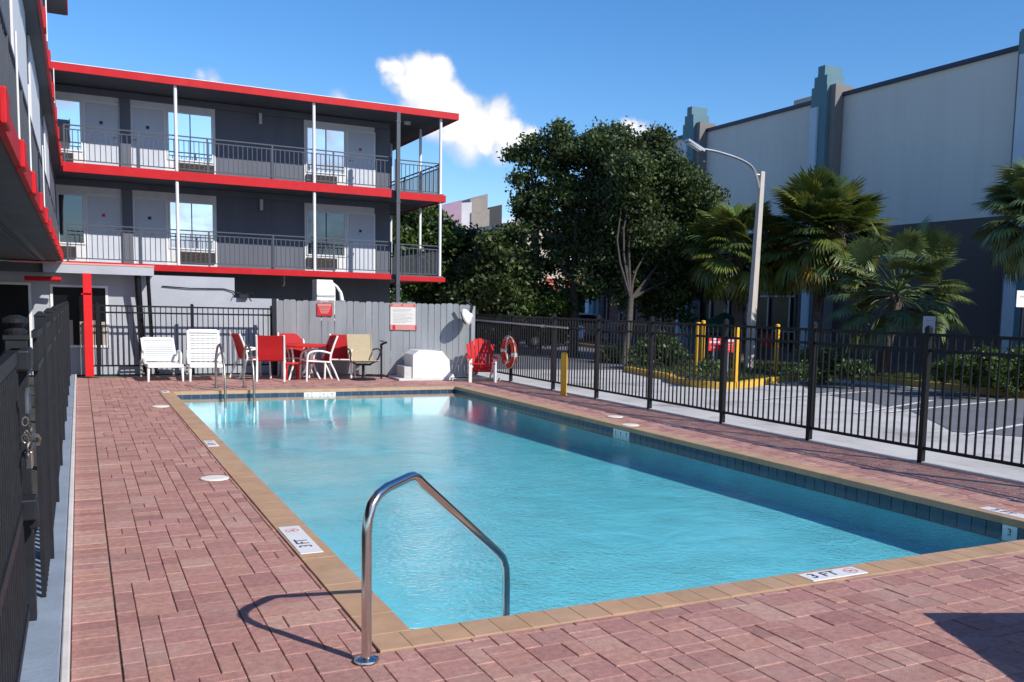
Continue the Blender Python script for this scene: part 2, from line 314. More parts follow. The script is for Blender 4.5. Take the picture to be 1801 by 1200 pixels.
    def build(s, name, m, parent=None, smooth=False, bevel=0, label=None, fix=True, kind=None):
        off = ORG.get(parent, Vector((0, 0, 0))) if parent else Vector((0, 0, 0))
        me = s.mesh(name, m, off, False, fix)
        o = bpy.data.objects.new(name, me); COL.objects.link(o); o.parent = parent
        if parent: ORG[o] = off
        if smooth:
            for p in me.polygons: p.use_smooth = True
            e = o.modifiers.new('split', 'EDGE_SPLIT'); e.split_angle = R(40)
        if bevel: b = o.modifiers.new('bevel', 'BEVEL'); b.width = bevel; b.segments = 2; b.limit_method = 'ANGLE'
        if label: o['label'] = label
        if kind: o['kind'] = kind
        return o
def thing(name, label, cat, loc=(0, 0, 0), rz=0., group=None, world=True):
    o = bpy.data.objects.new(name, None); COL.objects.link(o); o.location = loc; o.rotation_euler = (0, 0, rz); o.empty_display_size = .2
    o['label'] = label; o['category'] = cat
    if group: o['group'] = group
    ORG[o] = Vector(loc) if world else Vector((0, 0, 0)); return o
def tag(o, label, cat, group=None):
    o['label'] = label; o['category'] = cat
    if group: o['group'] = group
    return o
def inst(me, name, parent, loc=(0, 0, 0), rot=(0, 0, 0), scale=None):
    o = bpy.data.objects.new(name, me); COL.objects.link(o); o.parent = parent; o.location = Vector(loc)-ORG.get(parent, Vector((0, 0, 0))); o.rotation_euler = rot
    if scale: o.scale = scale
    return o
def copy_tree(o, parent=None):
    c = o.copy(); COL.objects.link(c)
    if parent: c.parent = parent
    for ch in list(o.children): copy_tree(ch, c)
    return c
def place(o, loc, rz, label, group=None):
    o.location = loc; o.rotation_euler = (0, 0, rz); o['label'] = label
    if group: o['group'] = group
    return o
def struct(mb, name, m, **k):
    o = mb.build(name, m, **k); o['kind'] = 'structure'; return o
def text_obj(s, name, size, m, parent, loc, rot, depth=.002, align='CENTER', sx=1.):
    cu = bpy.data.curves.new(name, 'FONT'); cu.body = s; cu.size = size; cu.extrude = depth; cu.align_x = align; cu.align_y = 'CENTER'; cu.resolution_u = 3
    t = bpy.data.objects.new('tmp', cu); COL.objects.link(t)
    me = bpy.data.meshes.new_from_object(t.evaluated_get(bpy.context.evaluated_depsgraph_get())); bpy.data.objects.remove(t); me.materials.clear(); me.materials.append(m); me.name = name
    o = bpy.data.objects.new(name, me); COL.objects.link(o); o.parent = parent; o.location = Vector(loc)-ORG.get(parent, Vector((0, 0, 0))); o.rotation_euler = rot; o.scale = (sx, 1, 1); return o

# ------------------------------------------------------------------ ground, deck and pool
PX0, PX1, PY0, PY1 = 1.445, 6.765, 4.435, 18.0       # inner edge of the coping
CW = .225
WZ = -.098
def build_ground():
    g = MB()     # ground sheet with the pool cut out
    X0, X1, Y0, Y1 = -400, 900, -400, 1200; z = -.035
    a, b, c, d = PX0-.1, PX1+.1, PY0-.1, PY1+.1
    for q in ((X0, Y0, X1, c), (X0, d, X1, Y1), (X0, c, a, d), (b, c, X1, d)): g.face([(q[0], q[1], z), (q[2], q[1], z), (q[2], q[3], z), (q[0], q[3], z)])
    struct(g, 'ground', M['land'], fix=False)
    # parking lot
    s = MB(); s.face([(8.5, -30, -.012), (17.6, -30, -.012), (17.6, 21, -.012), (8.5, 21, -.012)]); s.face([(8.6, 21, -.012), (20, 21, -.012), (26, 60, -.012), (8.6, 60, -.012)])
    struct(s, 'parking_lot', M['asphalt'], fix=False)
    s = MB(); s.face([tuple(on_z(x, y, -.004)) for x, y in ((1648, 744), (1676, 759), (1801, 768), (2100, 790), (2100, 712), (1801, 701.5), (1650, 686), (1480, 674), (1405, 672), (1430, 690), (1520, 706), (1600, 722))]); s.face([(9.9, 23, -.004), (19.5, 21, -.004), (24, 55, -.004), (9.9, 55, -.004)])  # dark stall asphalt, with the lot's shade painted in the same tone
    p = [on_z(1560+k, y) for k, y in ((0, 722), (120, 707), (230, 700), (241, 745), (150, 760), (60, 758), (20, 745))]
    struct(s, 'asphalt_and_shade_patch', M['darkasphalt'], fix=False)
    s = MB()
    for (x0, y0, x1, y1) in ((1560, 725, 1780, 703), (1700, 764, 1801, 746), (1330, 703, 1475, 690), (1420, 697, 1530, 688), (1505, 727, 1640, 704)):
        a = on_z(x0, y0, .004); b = on_z(x1, y1, .004); dn = (b-a).normalized(); n = Vector((-dn.y, dn.x, 0))*.05
        s.face([a-n, b-n, b+n, a+n])
    for k in range(1, 5):
        y = 10.5-2.7*k
        s.face([(12.3, y, .0045), (17.3, y+.9, .0045), (17.3, y+1.0, .0045), (12.3, y+.1, .0045)])
    struct(s, 'parking_lines', M['paint'], fix=False)
    # concrete strip under the fence
    s = MB(); s.slab(8.37, -6, -.03, 8.60, 21.5, .02, .008); struct(s, 'fence_footing', M['concrete'])
    s = MB(); s.slab(-.30, -3, -.03, -.115, 21.9, .05, .008); struct(s, 'fence_kerb', M['kerbblue'])  # top coloured as if shaded by the pickets
    s = MB(); s.slab(-.112, -3, -.03, -.078, 21.9, .055, .006); struct(s, 'kerb_edge', M['kerbwhite'])  # paler strip colours in the sunlit face of the same kerb
build_ground()

def build_deck():
    s = MB(); z0, z1 = -.03, -.011
    X0, X1, Y0, Y1 = -.076, 8.36, -2.5, 21.6
    a, b, c, d = PX0-.03, PX1+.03, PY0-.03, PY1+.03
    for q in ((X0, Y0, X1, c), (X0, d, X1, Y1), (X0, c, a, d), (b, c, X1, d)): s.box(q[0], q[1], z0, q[2], q[3], z1)
    deck = struct(s, 'pool_deck', M['sand']); ORG[deck] = Vector((0, 0, 0))
    # random ashlar of concrete pavers on a 10.2 cm grid
    C = .0965; nx = int((X1-X0-.205)/C); ny = int((Y1-Y0)/C); x0g = X0+.205
    occ = np.zeros((nx+3, ny+3), bool)
    ox0, ox1, oy0, oy1 = PX0-CW-.004, PX1+CW+.004, PY0-CW-.004, PY1+CW+.004
    cells = []
    for j in range(ny):
        for i in range(nx):
            if occ[i, j]: continue
            opts = [(2, 2)]*8+[(2, 1)]*4+[(1, 2)]*3+[(3, 2)]*1+[(2, 3)]*1
            random.shuffle(opts); opts.append((1, 1))
            for w, h in opts:
                if i+w <= nx and j+h <= ny and not occ[i:i+w, j:j+h].any(): break
            occ[i:i+w, j:j+h] = True
            cells.append((x0g+i*C, Y0+j*C, x0g+(i+w)*C, Y0+(j+h)*C))
    HX = PX1+CW+.006
    cells = [c for c in cells if not (c[0] < HX+.2 and c[2] > HX and c[3] > PY0-CW and c[1] < PY1+CW)]+[(max(c[0], HX+.2), c[1], c[2], c[3]) for c in cells if c[0] < HX+.2 and c[2] > HX+.2 and c[3] > PY0-CW and c[1] < PY1+CW]
    y = PY0-CW
    while y < PY1+CW-.1: cells.append((HX, y, HX+.198, y+.1)); y += .1012
    y = Y0
    while y < Y1-.14: cells.append((X0, y, X0+.2, y+.128)); y += .131       # header course along the kerb
    out = []
    for (ax, ay, bx, by) in cells:
        if bx > ox0 and ax < ox1 and by > oy0 and ay < oy1:                # cut against the coping
            if ax >= ox0-.001 and bx <= ox1+.001 and ay >= oy0-.001 and by <= oy1+.001: continue
            if ax < ox0 and bx > ox0 and ay > oy0-.05 and by < oy1+.05: bx = ox0
            elif bx > ox1 and ax < ox1 and ay > oy0-.05 and by < oy1+.05: ax = ox1
            elif ay < oy0 and by > oy0: by = oy0
            elif by > oy1 and ay < oy1: ay = oy1
        if bx-ax < .02 or by-ay < .02: continue
        out.append((ax, ay, bx, by))
    g = .0022
    def seen(c):
        x, y = (c[0]+c[2])/2, (c[1]+c[3])/2; v = np.array([x, y, -CAMZ]); zc = v@fw
        if zc < .5: return -1
        px = CX+F*(v@r2)/zc; py = CY-F*(v@u2)/zc
        if not (-20 < px < 1830 and py < 1230): return -1
        return (c[2]-c[0])*(c[3]-c[1])/zc**3
    out.sort(key=seen, reverse=True)
    cache = {}
    for k, (ax, ay, bx, by) in enumerate(out[:298]):
        key = (round(bx-ax, 3), round(by-ay, 3))
        if key not in cache:
            mb = MB(); w, h = bx-ax, by-ay; mb.slab(-w/2+g, -h/2+g, -.05, w/2-g, h/2-g, 0, .0032); cache[key] = mb.mesh('paver', M['paver'], fix=True)
        o = inst(cache[key], 'paver', deck, ((ax+bx)/2, (ay+by)/2, random.uniform(-.0025, .0025)), (random.gauss(0, .006), random.gauss(0, .006), 0))
    mb = MB()
    for (ax, ay, bx, by) in out[298:]:
        z = random.uniform(-.0025, .002); mb.slab(ax+g, ay+g, -.02, bx-g, by-g, z, .0032, a=random.random()+.001)
    mb.build('paver_field', M['pavers'], deck, kind='stuff', fix=False)
    return deck
build_deck()

def build_pool():
    t = thing('swimming_pool', 'rectangular swimming pool with tan coping stones and turquoise water', 'swimming pool', (PX0, PY0, 0))
    def zb(y): return -.44-(max(0, y-7.5)/10.5)*.12
    s = MB()
    ys = [PY0, 7.5, 11, PY1]
    e = -.012
    for a, b in zip(ys, ys[1:]): s.face([(PX0+e, a, zb(a)), (PX1-e, a, zb(a)), (PX1-e, b, zb(b)), (PX0+e, b, zb(b))])
    for X in (PX0+e, PX1-e): s.face([(X, PY0, -.05), (X, PY0, zb(PY0)), (X, 7.5, zb(7.5)), (X, PY1, zb(PY1)), (X, PY1, -.05)])
    s.face([(PX0, PY0+e, -.05), (PX1, PY0+e, -.05), (PX1, PY0+e, zb(PY0)), (PX0, PY0+e, zb(PY0))]); s.face([(PX0, PY1-e, -.05), (PX1, PY1-e, -.05), (PX1, PY1-e, zb(PY1)), (PX0, PY1-e, zb(PY1))])
    s.build('basin', M['plaster'], t, fix=False)
    for k, (r, z) in enumerate(((.52, -.19), (.82, -.28), (1.12, -.37))):     # quarter-round corner steps
        poly = [(PX0-.010, PY0-.010)]+[(PX0-.010+r*math.cos(a), PY0-.010+r*math.sin(a)) for a in [math.pi/2*i/14 for i in range(15)]]
        s = MB(); s.prism(poly, 'z', -.45, z); s.build('step', M['steptile'], t, bevel=.012)
    # waterline tiles
    tm = MB(); tm.slab(-.073, -.01, -.073, .073, .001, .073, .003); 
    n = 35; w = (PX1-PX0)/n
    tmesh = MB(); tmesh.box(-.5, 0, -.5, .5, .006, .5); tme = tmesh.mesh('waterline_tile', M['bluetile'], fix=True)
    for i in range(n):
        if 15 <= i <= 18: continue
        inst(tme, 'waterline_tile', t, (PX0+(i+.5)*w, PY1-e-.0065, -.126), (0, 0, 0), (w*.93, 1, .134))
    n2 = 90; w2 = (PY1-PY0)/n2
    for i in range(n2):
        if i in (2, 3, 44, 45, 46): continue
        inst(tme, 'waterline_tile', t, (PX1-e-.0065, PY0+(i+.5)*w2, -.126), (0, 0, R(90)), (w2*.93, 1, .134))
    s = MB(); s.box(PX0+e, PY1-e-.004, -.2, PX1-e, PY1-e-.0005, -.052); s.box(PX1-e-.004, PY0+e, -.2, PX1-e-.0005, PY1-e, -.052); s.build('grout_band', M['grout'], t)
    # depth markers let into the tile band
    for i, ch in zip(range(15, 19), '5 FT'):
        s = MB(); s.box(PX0+i*w+.006, PY1-e-.012, -.185, PX0+(i+1)*w-.006, PY1-e-.006, -.058); mk = s.build('depth_tile', M['markwhite'], t)
        if ch != ' ': text_obj(ch, 'numeral', .085, M['ink'], mk, (PX0+(i+.5)*w, PY1-e-.014, -.115), (R(90), 0, 0))
    for i0, txt in ((2, '3 '), (44, '5FT')):
        for k, ch in enumerate(txt):
            if ch == ' ': continue
            i = i0+len(txt)-1-k
            s = MB(); s.box(PX1-e-.012, PY0+i*w2+.005, -.19, PX1-e-.006, PY0+(i+1)*w2-.005, -.058); mk = s.build('depth_tile', M['markwhite'], t)
            text_obj(ch, 'numeral', .085, M['ink'], mk, (PX1-e-.014, PY0+(i+.5)*w2, -.115), (R(90), 0, R(-90)))
    # coping
    g = .0007; cache = {}
    def stone(ax, ay, bx, by):
        k = (round(bx-ax, 3), round(by-ay, 3))
        if k not in cache:
            mb = MB(); W, H = bx-ax, by-ay; mb.slab(-W/2+g, -H/2+g, -.055, W/2-g, H/2-g, .006, .0025); mb.face([(-W/2, -H/2, -.055), (-W/2, H/2, -.055), (W/2, H/2, -.055), (W/2, -H/2, -.055)]); cache[k] = mb.mesh('coping_stone', M['coping'], fix=True)
        inst(cache[k], 'coping_stone', t, ((ax+bx)/2, (ay+by)/2, random.uniform(-.0012, .0012)))
    n = 44; L = (PY1-PY0)/n
    for i in range(n): stone(PX0-CW, PY0+i*L, PX0, PY0+(i+1)*L); stone(PX1, PY0+i*L, PX1+CW, PY0+(i+1)*L)
    n = 36; L = (PX1-PX0+2*CW)/n
    for i in range(n): stone(PX0-CW+i*L, PY0-CW, PX0-CW+(i+1)*L, PY0)
    n = 18; L = (PX1-PX0+2*CW)/n
    for i in range(n): stone(PX0-CW+i*L, PY1, PX0-CW+(i+1)*L, PY1+CW)
    # water
    s = MB(); s.box(PX0-.06, PY0-.06, -2.1, PX1+.06, PY1+.06, WZ)
    w = s.build('water', M['water'], None); w['kind'] = 'structure'
    return t
build_pool()

# depth markings on the coping
def marker(cx, cy, lx, ly, rz, txt, label):
    """flat white marker: text reads along local +x"""
    t = thing('depth_marker', label, 'depth marker', (cx, cy, .008), rz, 'white depth markers set on the pool edge', world=False)
    s = MB(); s.slab(-lx/2, -ly/2, -.003, lx/2, ly/2, .003, .002); s.build('plate', M['markwhite'], t)
    text_obj(txt, 'numeral', ly*.82, M['ink'], t, (-lx*.17, 0, .0045), (0, 0, 0), .0008)
    r = ly*.33; s = MB(); c = (lx*.33, 0, .0035)
    n = 18
    for k in range(n):
        a, b = 2*math.pi*k/n, 2*math.pi*(k+1)/n
        s.face([(c[0]+r*math.cos(a), r*math.sin(a), c[2]+.001), (c[0]+r*math.cos(b), r*math.sin(b), c[2]+.001), (c[0]+r*.8*math.cos(b), r*.8*math.sin(b), c[2]+.001), (c[0]+r*.8*math.cos(a), r*.8*math.sin(a), c[2]+.001)])
    s.face([(c[0]-r*.6, r*.45, c[2]+.0012), (c[0]-r*.45, r*.6, c[2]+.0012), (c[0]+r*.6, -r*.45, c[2]+.0012), (c[0]+r*.45, -r*.6, c[2]+.0012)])
    s.build('no_diving_ring', M['signpink'], t, fix=False)
    s = MB(); s.face([(c[0]-r*.4, -r*.35, c[2]+.0008), (c[0]+r*.3, -r*.1, c[2]+.0008), (c[0]+r*.35, r*.12, c[2]+.0008), (c[0]-r*.2, r*.2, c[2]+.0008)]); s.build('diver_mark', M['ink'], t, fix=False)
    return t
marker(4.19, 4.315, .46, .15, 0, '3 FT', 'white 3 FT depth marker on the near edge of the pool')
marker(1.31, 6.50, .80, .15, R(90), '3 FT', 'white 3 FT depth marker on the left coping, nearest the handrail')
marker(1.30, 11.35, .46, .12, R(90), '5 FT', 'small white depth marker halfway along the left coping')
marker(1.32, 18.06, .34, .12, R(90), '5 FT', 'small white depth marker at the far left corner of the pool')
marker(6.92, 5.05, .60, .14, R(-90), '3 FT', 'white depth marker on the right coping at the near right corner')

for (x, y, lab) in ((1.065, 9.07, 'round cream skimmer lid in the left deck, nearer of the two'), (1.065, 15.53, 'round cream skimmer lid in the left deck, farther of the two'),
                    (7.24, 12.28, 'round cream skimmer lid in the right deck beside the fence'), (6.93, 11.31, 'round cream skimmer lid on the right coping edge')):
    s = MB(); s.lathe([(.125, 0), (.125, .010), (.118, .014), (.03, .0145), (.001, .0145)], (x, y, .004), 24)
    o = s.build('skimmer_lid', M['lid']); tag(o, lab, 'skimmer lid', 'skimmer lids in the pool deck')

# stainless corner handrail
def build_handrail():
    t = thing('pool_handrail', 'bent stainless steel handrail at the near left corner steps of the pool', 'handrail', (1.128, 4.113, 0))
    b = Vector((1.128, 4.113, 0)); u = Vector((.831, .556, 0))
    def P(s_, z): return b+u*s_+Vector((0, 0, z))
    key = [(0, .01), (0, .60), (.010, .675), (.035, .735), (.08, .775), (.14, .797), (.30, .822), (.335, .823), (.372, .806), (.41, .775), (1.10, .275), (1.155, .225), (1.185, .17), (1.195, .10), (1.197, -.28)]
    s = MB(); s.tube([P(*k) for k in key], .0235, 18); s.build('rail', M['steel'], t, smooth=True)
    s = MB(); s.lathe([(.055, 0), (.058, .006), (.056, .014), (.032, .022), (.028, .024)], (b.x, b.y, .004), 28); s.build('base_flange', M['steel'], t, smooth=True)
    return t
build_handrail()
def build_ladder():
    l = thing('pool_ladder', 'pair of curved steel pool ladder rails at the far edge beside the white loungers', 'pool ladder', (2.55, 18.1, 0))
    for x in (2.27, 2.77):
        pts = [(x-.03, 18.62, 0), (x-.03, 18.66, .3), (x-.02, 18.66, .62), (x, 18.55, .80), (x+.01, 18.36, .84), (x+.02, 18.12, .70), (x+.03, 17.93, .42), (x+.03, 17.86, .05), (x+.03, 17.86, -.30)]
        s = MB(); s.tube(pts, .022, 12); s.build('rail', M['oldsteel'], l, smooth=True)
        s = MB(); s.lathe([(.05, 0), (.05, .02), (.026, .03)], (x-.03, 18.62, .004), 16); s.build('base_flange', M['oldsteel'], l)
build_ladder()

# ------------------------------------------------------------------ fences
def fence_run(p, q, name, label, z_top, z_second, z_bot, posts, post_w=.062, step=.113, m='black', post_h=1.53, cat='fence', pw=.018, sub=True, railh=.035):
    """metal picket fence from p to q (xy); posts: distances along it"""
    p = Vector((p[0], p[1], 0)); q = Vector((q[0], q[1], 0)); L = (q-p).length; d = (q-p)/L; ang = math.atan2(d.y, d.x)
    t = thing(name, label, cat, p)
    for z in (z_top, z_second, z_bot):
        s = MB(); s.bar(p+Vector((0, 0, z-railh/2)), q+Vector((0, 0, z-railh/2)), .028, railh); s.build('rail', M[m], t)
    pm = MB(); h = post_h; w = post_w/2; pm.box(-w, -w, 0, w, w, h); pme = pm.mesh('post', M[m], fix=True)
    cm = MB(); cm.hexa([(-w-.006, -w-.006, 0), (w+.006, -w-.006, 0), (w+.006, w+.006, 0), (-w-.006, w+.006, 0), (-.01, -.01, .03), (.01, -.01, .03), (.01, .01, .03), (-.01, .01, .03)]); cme = cm.mesh('post_cap', M[m], fix=True)
    for a in posts:
        o = inst(pme, 'post', t, p+d*a, (0, 0, ang)); c = inst(cme, 'post_cap', o, (0, 0, 0)); c.location = (0, 0, h)
    km = MB(); w = pw/2; km.box(-w, -w, z_bot-.03, w, w, z_top-.02); kme = km.mesh('picket', M[m], fix=True)
    n = int(L/step)
    for k in range(n):
        a = (k+.5)*L/n
        if min(abs(a-b) for b in posts) < .035: continue
        inst(kme, 'picket', t, p+d*a, (0, 0, ang))
    return t
RP = [20.9, 18.85, 16.75, 14.95, 13.12, 11.1, 9.22, 7.36, 5.5, 3.65, 1.8, -.05]
fence_run((8.40, 21.0), (8.40, -.1), 'picket_fence', 'long black metal picket fence between the pool deck and the parking lot', 1.475, 1.30, .19, [21.0-y for y in RP])
fence_run((.22, 21.95), (3.92, 21.95), 'picket_fence', 'black metal picket fence in front of the pale grey lobby wall', 1.50, 1.36, .24, [.12, 1.95, 3.62], step=.105)
def left_fence():
    t = fence_run((-.205, 5.55), (-.205, 21.6), 'picket_fence', 'black metal picket fence along the left edge of the deck, seen end on', 1.47, 1.30, .045, [.9, 2.7, 4.5, 6.3, 8.1, 9.9, 11.7, 13.5, 15.9], m='blackold', step=.108, pw=.022)
    g = thing('gate', 'black metal gate with latch box, chain and padlock at the far left', 'gate', (-.26, 4.9, 0))
    s = MB(); s.box(-.315, 5.20, 0, -.225, 5.29, 1.44); s.build('gate_post', M['blackold'], g, bevel=.004)
    s = MB(); s.box(-.322, 5.193, 1.44, -.218, 5.297, 1.46); s.lathe([(.045, 0), (.05, .02), (.03, .035)], (-.27, 5.245, 1.46), 14); s.lathe([(.022, 0), (.052, .03), (.052, .05), (.02, .066)], (-.27, 5.245, 1.49), 16); s.build('post_cap', M['blackold'], g)
    for z0, z1 in ((1.34, 1.40), (.62, .68), (.10, .15)):
        s = MB(); s.box(-.285, 3.3, z0, -.25, 5.15, z1); s.build('gate_rail', M['blackold'], g)
    k = MB(); k.box(-.011, -.011, .12, .011, .011, 1.40); km = k.mesh('picket', M['blackold'], fix=True)
    for i in range(16): inst(km, 'picket', g, (-.268, 3.38+.11*i, 0))
    s = MB(); s.box(-.30, 5.00, 1.30, -.205, 5.33, 1.40); s.build('hinge_block', M['blackold'], g, bevel=.012)
    s = MB(); s.box(-.31, 4.98, .60, -.20, 5.15, .70); s.box(-.235, 5.02, .55, -.195, 5.13, .67); s.build('latch_box', M['blackold'], g, bevel=.008)
    for k in range(9):
        a = .9*k; c = Vector((-.222+.012*math.sin(k*2.1), 4.86+.022*k, 1.08-.03*abs(k-5)+.01*math.sin(k)))
        ux = Vector((0, math.cos(a), math.sin(a))); uy = Vector((math.sin(a), 0, math.cos(a))).normalized()
        s = MB(); s.tube([c+ux*.021*math.cos(th)+uy*.013*math.sin(th) for th in [2*math.pi*i/12 for i in range(13)]], .0045, 6); s.build('chain_link', M['oldsteel'], g, smooth=True)
    s = MB(); s.tube([Vector((-.215, 4.86+.09*math.cos(th), 1.13+.10*math.sin(th))) for th in [math.pi*i/14 for i in range(15)]], .010, 8); s.build('cable', M['railing'], g, smooth=True)
    s = MB(); s.tube([(-.215, 4.97, .99), (-.205, 5.02, 1.0), (-.19, 5.10, .985), (-.185, 5.14, .965), (-.19, 5.145, .94), (-.2, 5.11, .945)], .010, 8); s.build('hook', M['oldsteel'], g, smooth=True)
    s = MB(); s.box(-.235, 4.90, .86, -.205, 4.97, .94); lk = s.build('padlock', M['steel'], g, bevel=.006)
left_fence()

WFa, WFb = Vector((3.90, 21.62, 0)), Vector((7.90, 20.0, 0))
def board_fence():
    t = thing('board_fence', 'tall grey painted board fence behind the patio furniture', 'fence', WFa)
    d = (WFb-WFa); L = d.length; d /= L; ang = math.atan2(d.y, d.x); n = 31; w = L/n
    bm = []
    for k in range(3):
        s = MB(); h = 1.70; c = .025; e = w/2-.003
        s.prism([(-e, .06), (e, .06), (e, h-c), (e-c, h), (-e+c, h), (-e, h-c)], 'y', -.010, .010); bm.append(s.mesh('board', M['woodgrey'], fix=True))
    for k in range(n):
        a = (k+.5)*w; inst(bm[k % 3], 'board', t, WFa+d*a+Vector((-d.y, d.x, 0))*random.uniform(-.006, .006)+Vector((0, 0, random.uniform(-.018, .012))), (0, random.gauss(0, .003), ang))
    nrm = Vector((-d.y, d.x, 0))
    for z in (.35, 1.35): s = MB(); s.bar(WFa+nrm*.04+Vector((0, 0, z)), WFb+nrm*.04+Vector((0, 0, z)), .04, .09); s.build('rail', M['woodgrey'], t)
    for a in (-.06, L*.34, L*.68, L+.03):
        s = MB(); p = WFa+d*a+nrm*.0; s.box(p.x-.045, p.y+(.06 if 0 < a < L else -.045), 0, p.x+.045, p.y+(.15 if 0 < a < L else .045), 1.72 if a < L-1 else 1.66); s.build('post', M['woodgrey'] if a > 0 else M['blackold'], t)
    return t
board_fence()

# signs on the board fence
def fence_point(px, py): # on the plane of the board fence front
    d = Vector(ray(px, py)); n = Vector((WFb-WFa)).cross(Vector((0, 0, 1))).normalized(); o = Vector((0, 0, CAMZ)); t = (WFa-o).dot(n)/d.dot(n); return o+d*t
def sign_on_fence(x0, y0, x1, y1, label, face, rows):
    A = fence_point(x0, y0); B = fence_point(x1, y1); dd = (WFb-WFa).normalized(); n = Vector((dd.y, -dd.x, 0)).normalized()
    if n.y > 0: n = -n
    c = (A+B)/2+n*.03; W = (Vector((B.x, B.y, 0))-Vector((A.x, A.y, 0))).length; H = abs(A.z-B.z); rz = math.atan2(dd.y, dd.x)
    t = thing('wall_sign', label, 'sign', c, rz, world=False)
    s = MB(); s.box(-W/2, -.004, -H/2, W/2, .004, H/2); s.build('sign_panel', M[face], t)
    for k, (nm, u0, v0, u1, v1, m) in enumerate(rows):
        s = MB(); s.box(-W/2+u0*W, -.0075, H/2-v1*H, -W/2+u1*W, -.0045, H/2-v0*H); s.build(nm, M[m], t)
    return t
sign_on_fence(558, 533, 585, 556, 'small red sign high on the board fence behind the round table', 'signred',
    [('pale_band', .05, .06, .93, .26, 'signpink'), ('print_line', .12, .34, .88, .42, 'signpink'), ('print_line', .16, .47, .84, .55, 'signpink'), ('print_line', .2, .60, .80, .68, 'signpink'), ('print_line', .24, .73, .74, .81, 'signpink')])
rules = [('header_band', .0, .0, 1., .13, 'signpink'), ('footer_band', .0, .80, 1., 1., 'signpink')]
for i, (v, a, b) in enumerate(((.20, .1, .86), (.25, .1, .8), (.30, .12, .72), (.38, .1, .9), (.43, .12, .62), (.49, .1, .84), (.54, .12, .9), (.60, .1, .7), (.65, .12, .88), (.71, .1, .6))): rules.append(('print_line', a, v, b, v+.018, 'signgrey'))
sg = sign_on_fence(687, 534, 731, 581, 'white pool notice with faded red bands at top and bottom on the board fence', 'signwhite', rules)
for u in (-.40, -.03, .40):
    s = MB(); s.lathe([(.020, 0), (.018, .006)], (0, 0, 0), 12); o = s.build('screw_head', M['signred'], sg); o.rotation_euler = (R(90), 0, 0); o.location = (u*.62, -.008, .265)
for u, w in ((-.2, .03), (.29, .016)): s = MB(); s.box(u-w, -.011, -.30, u+w, -.008, -.19); s.build('footer_mark', M['signred'], sg)

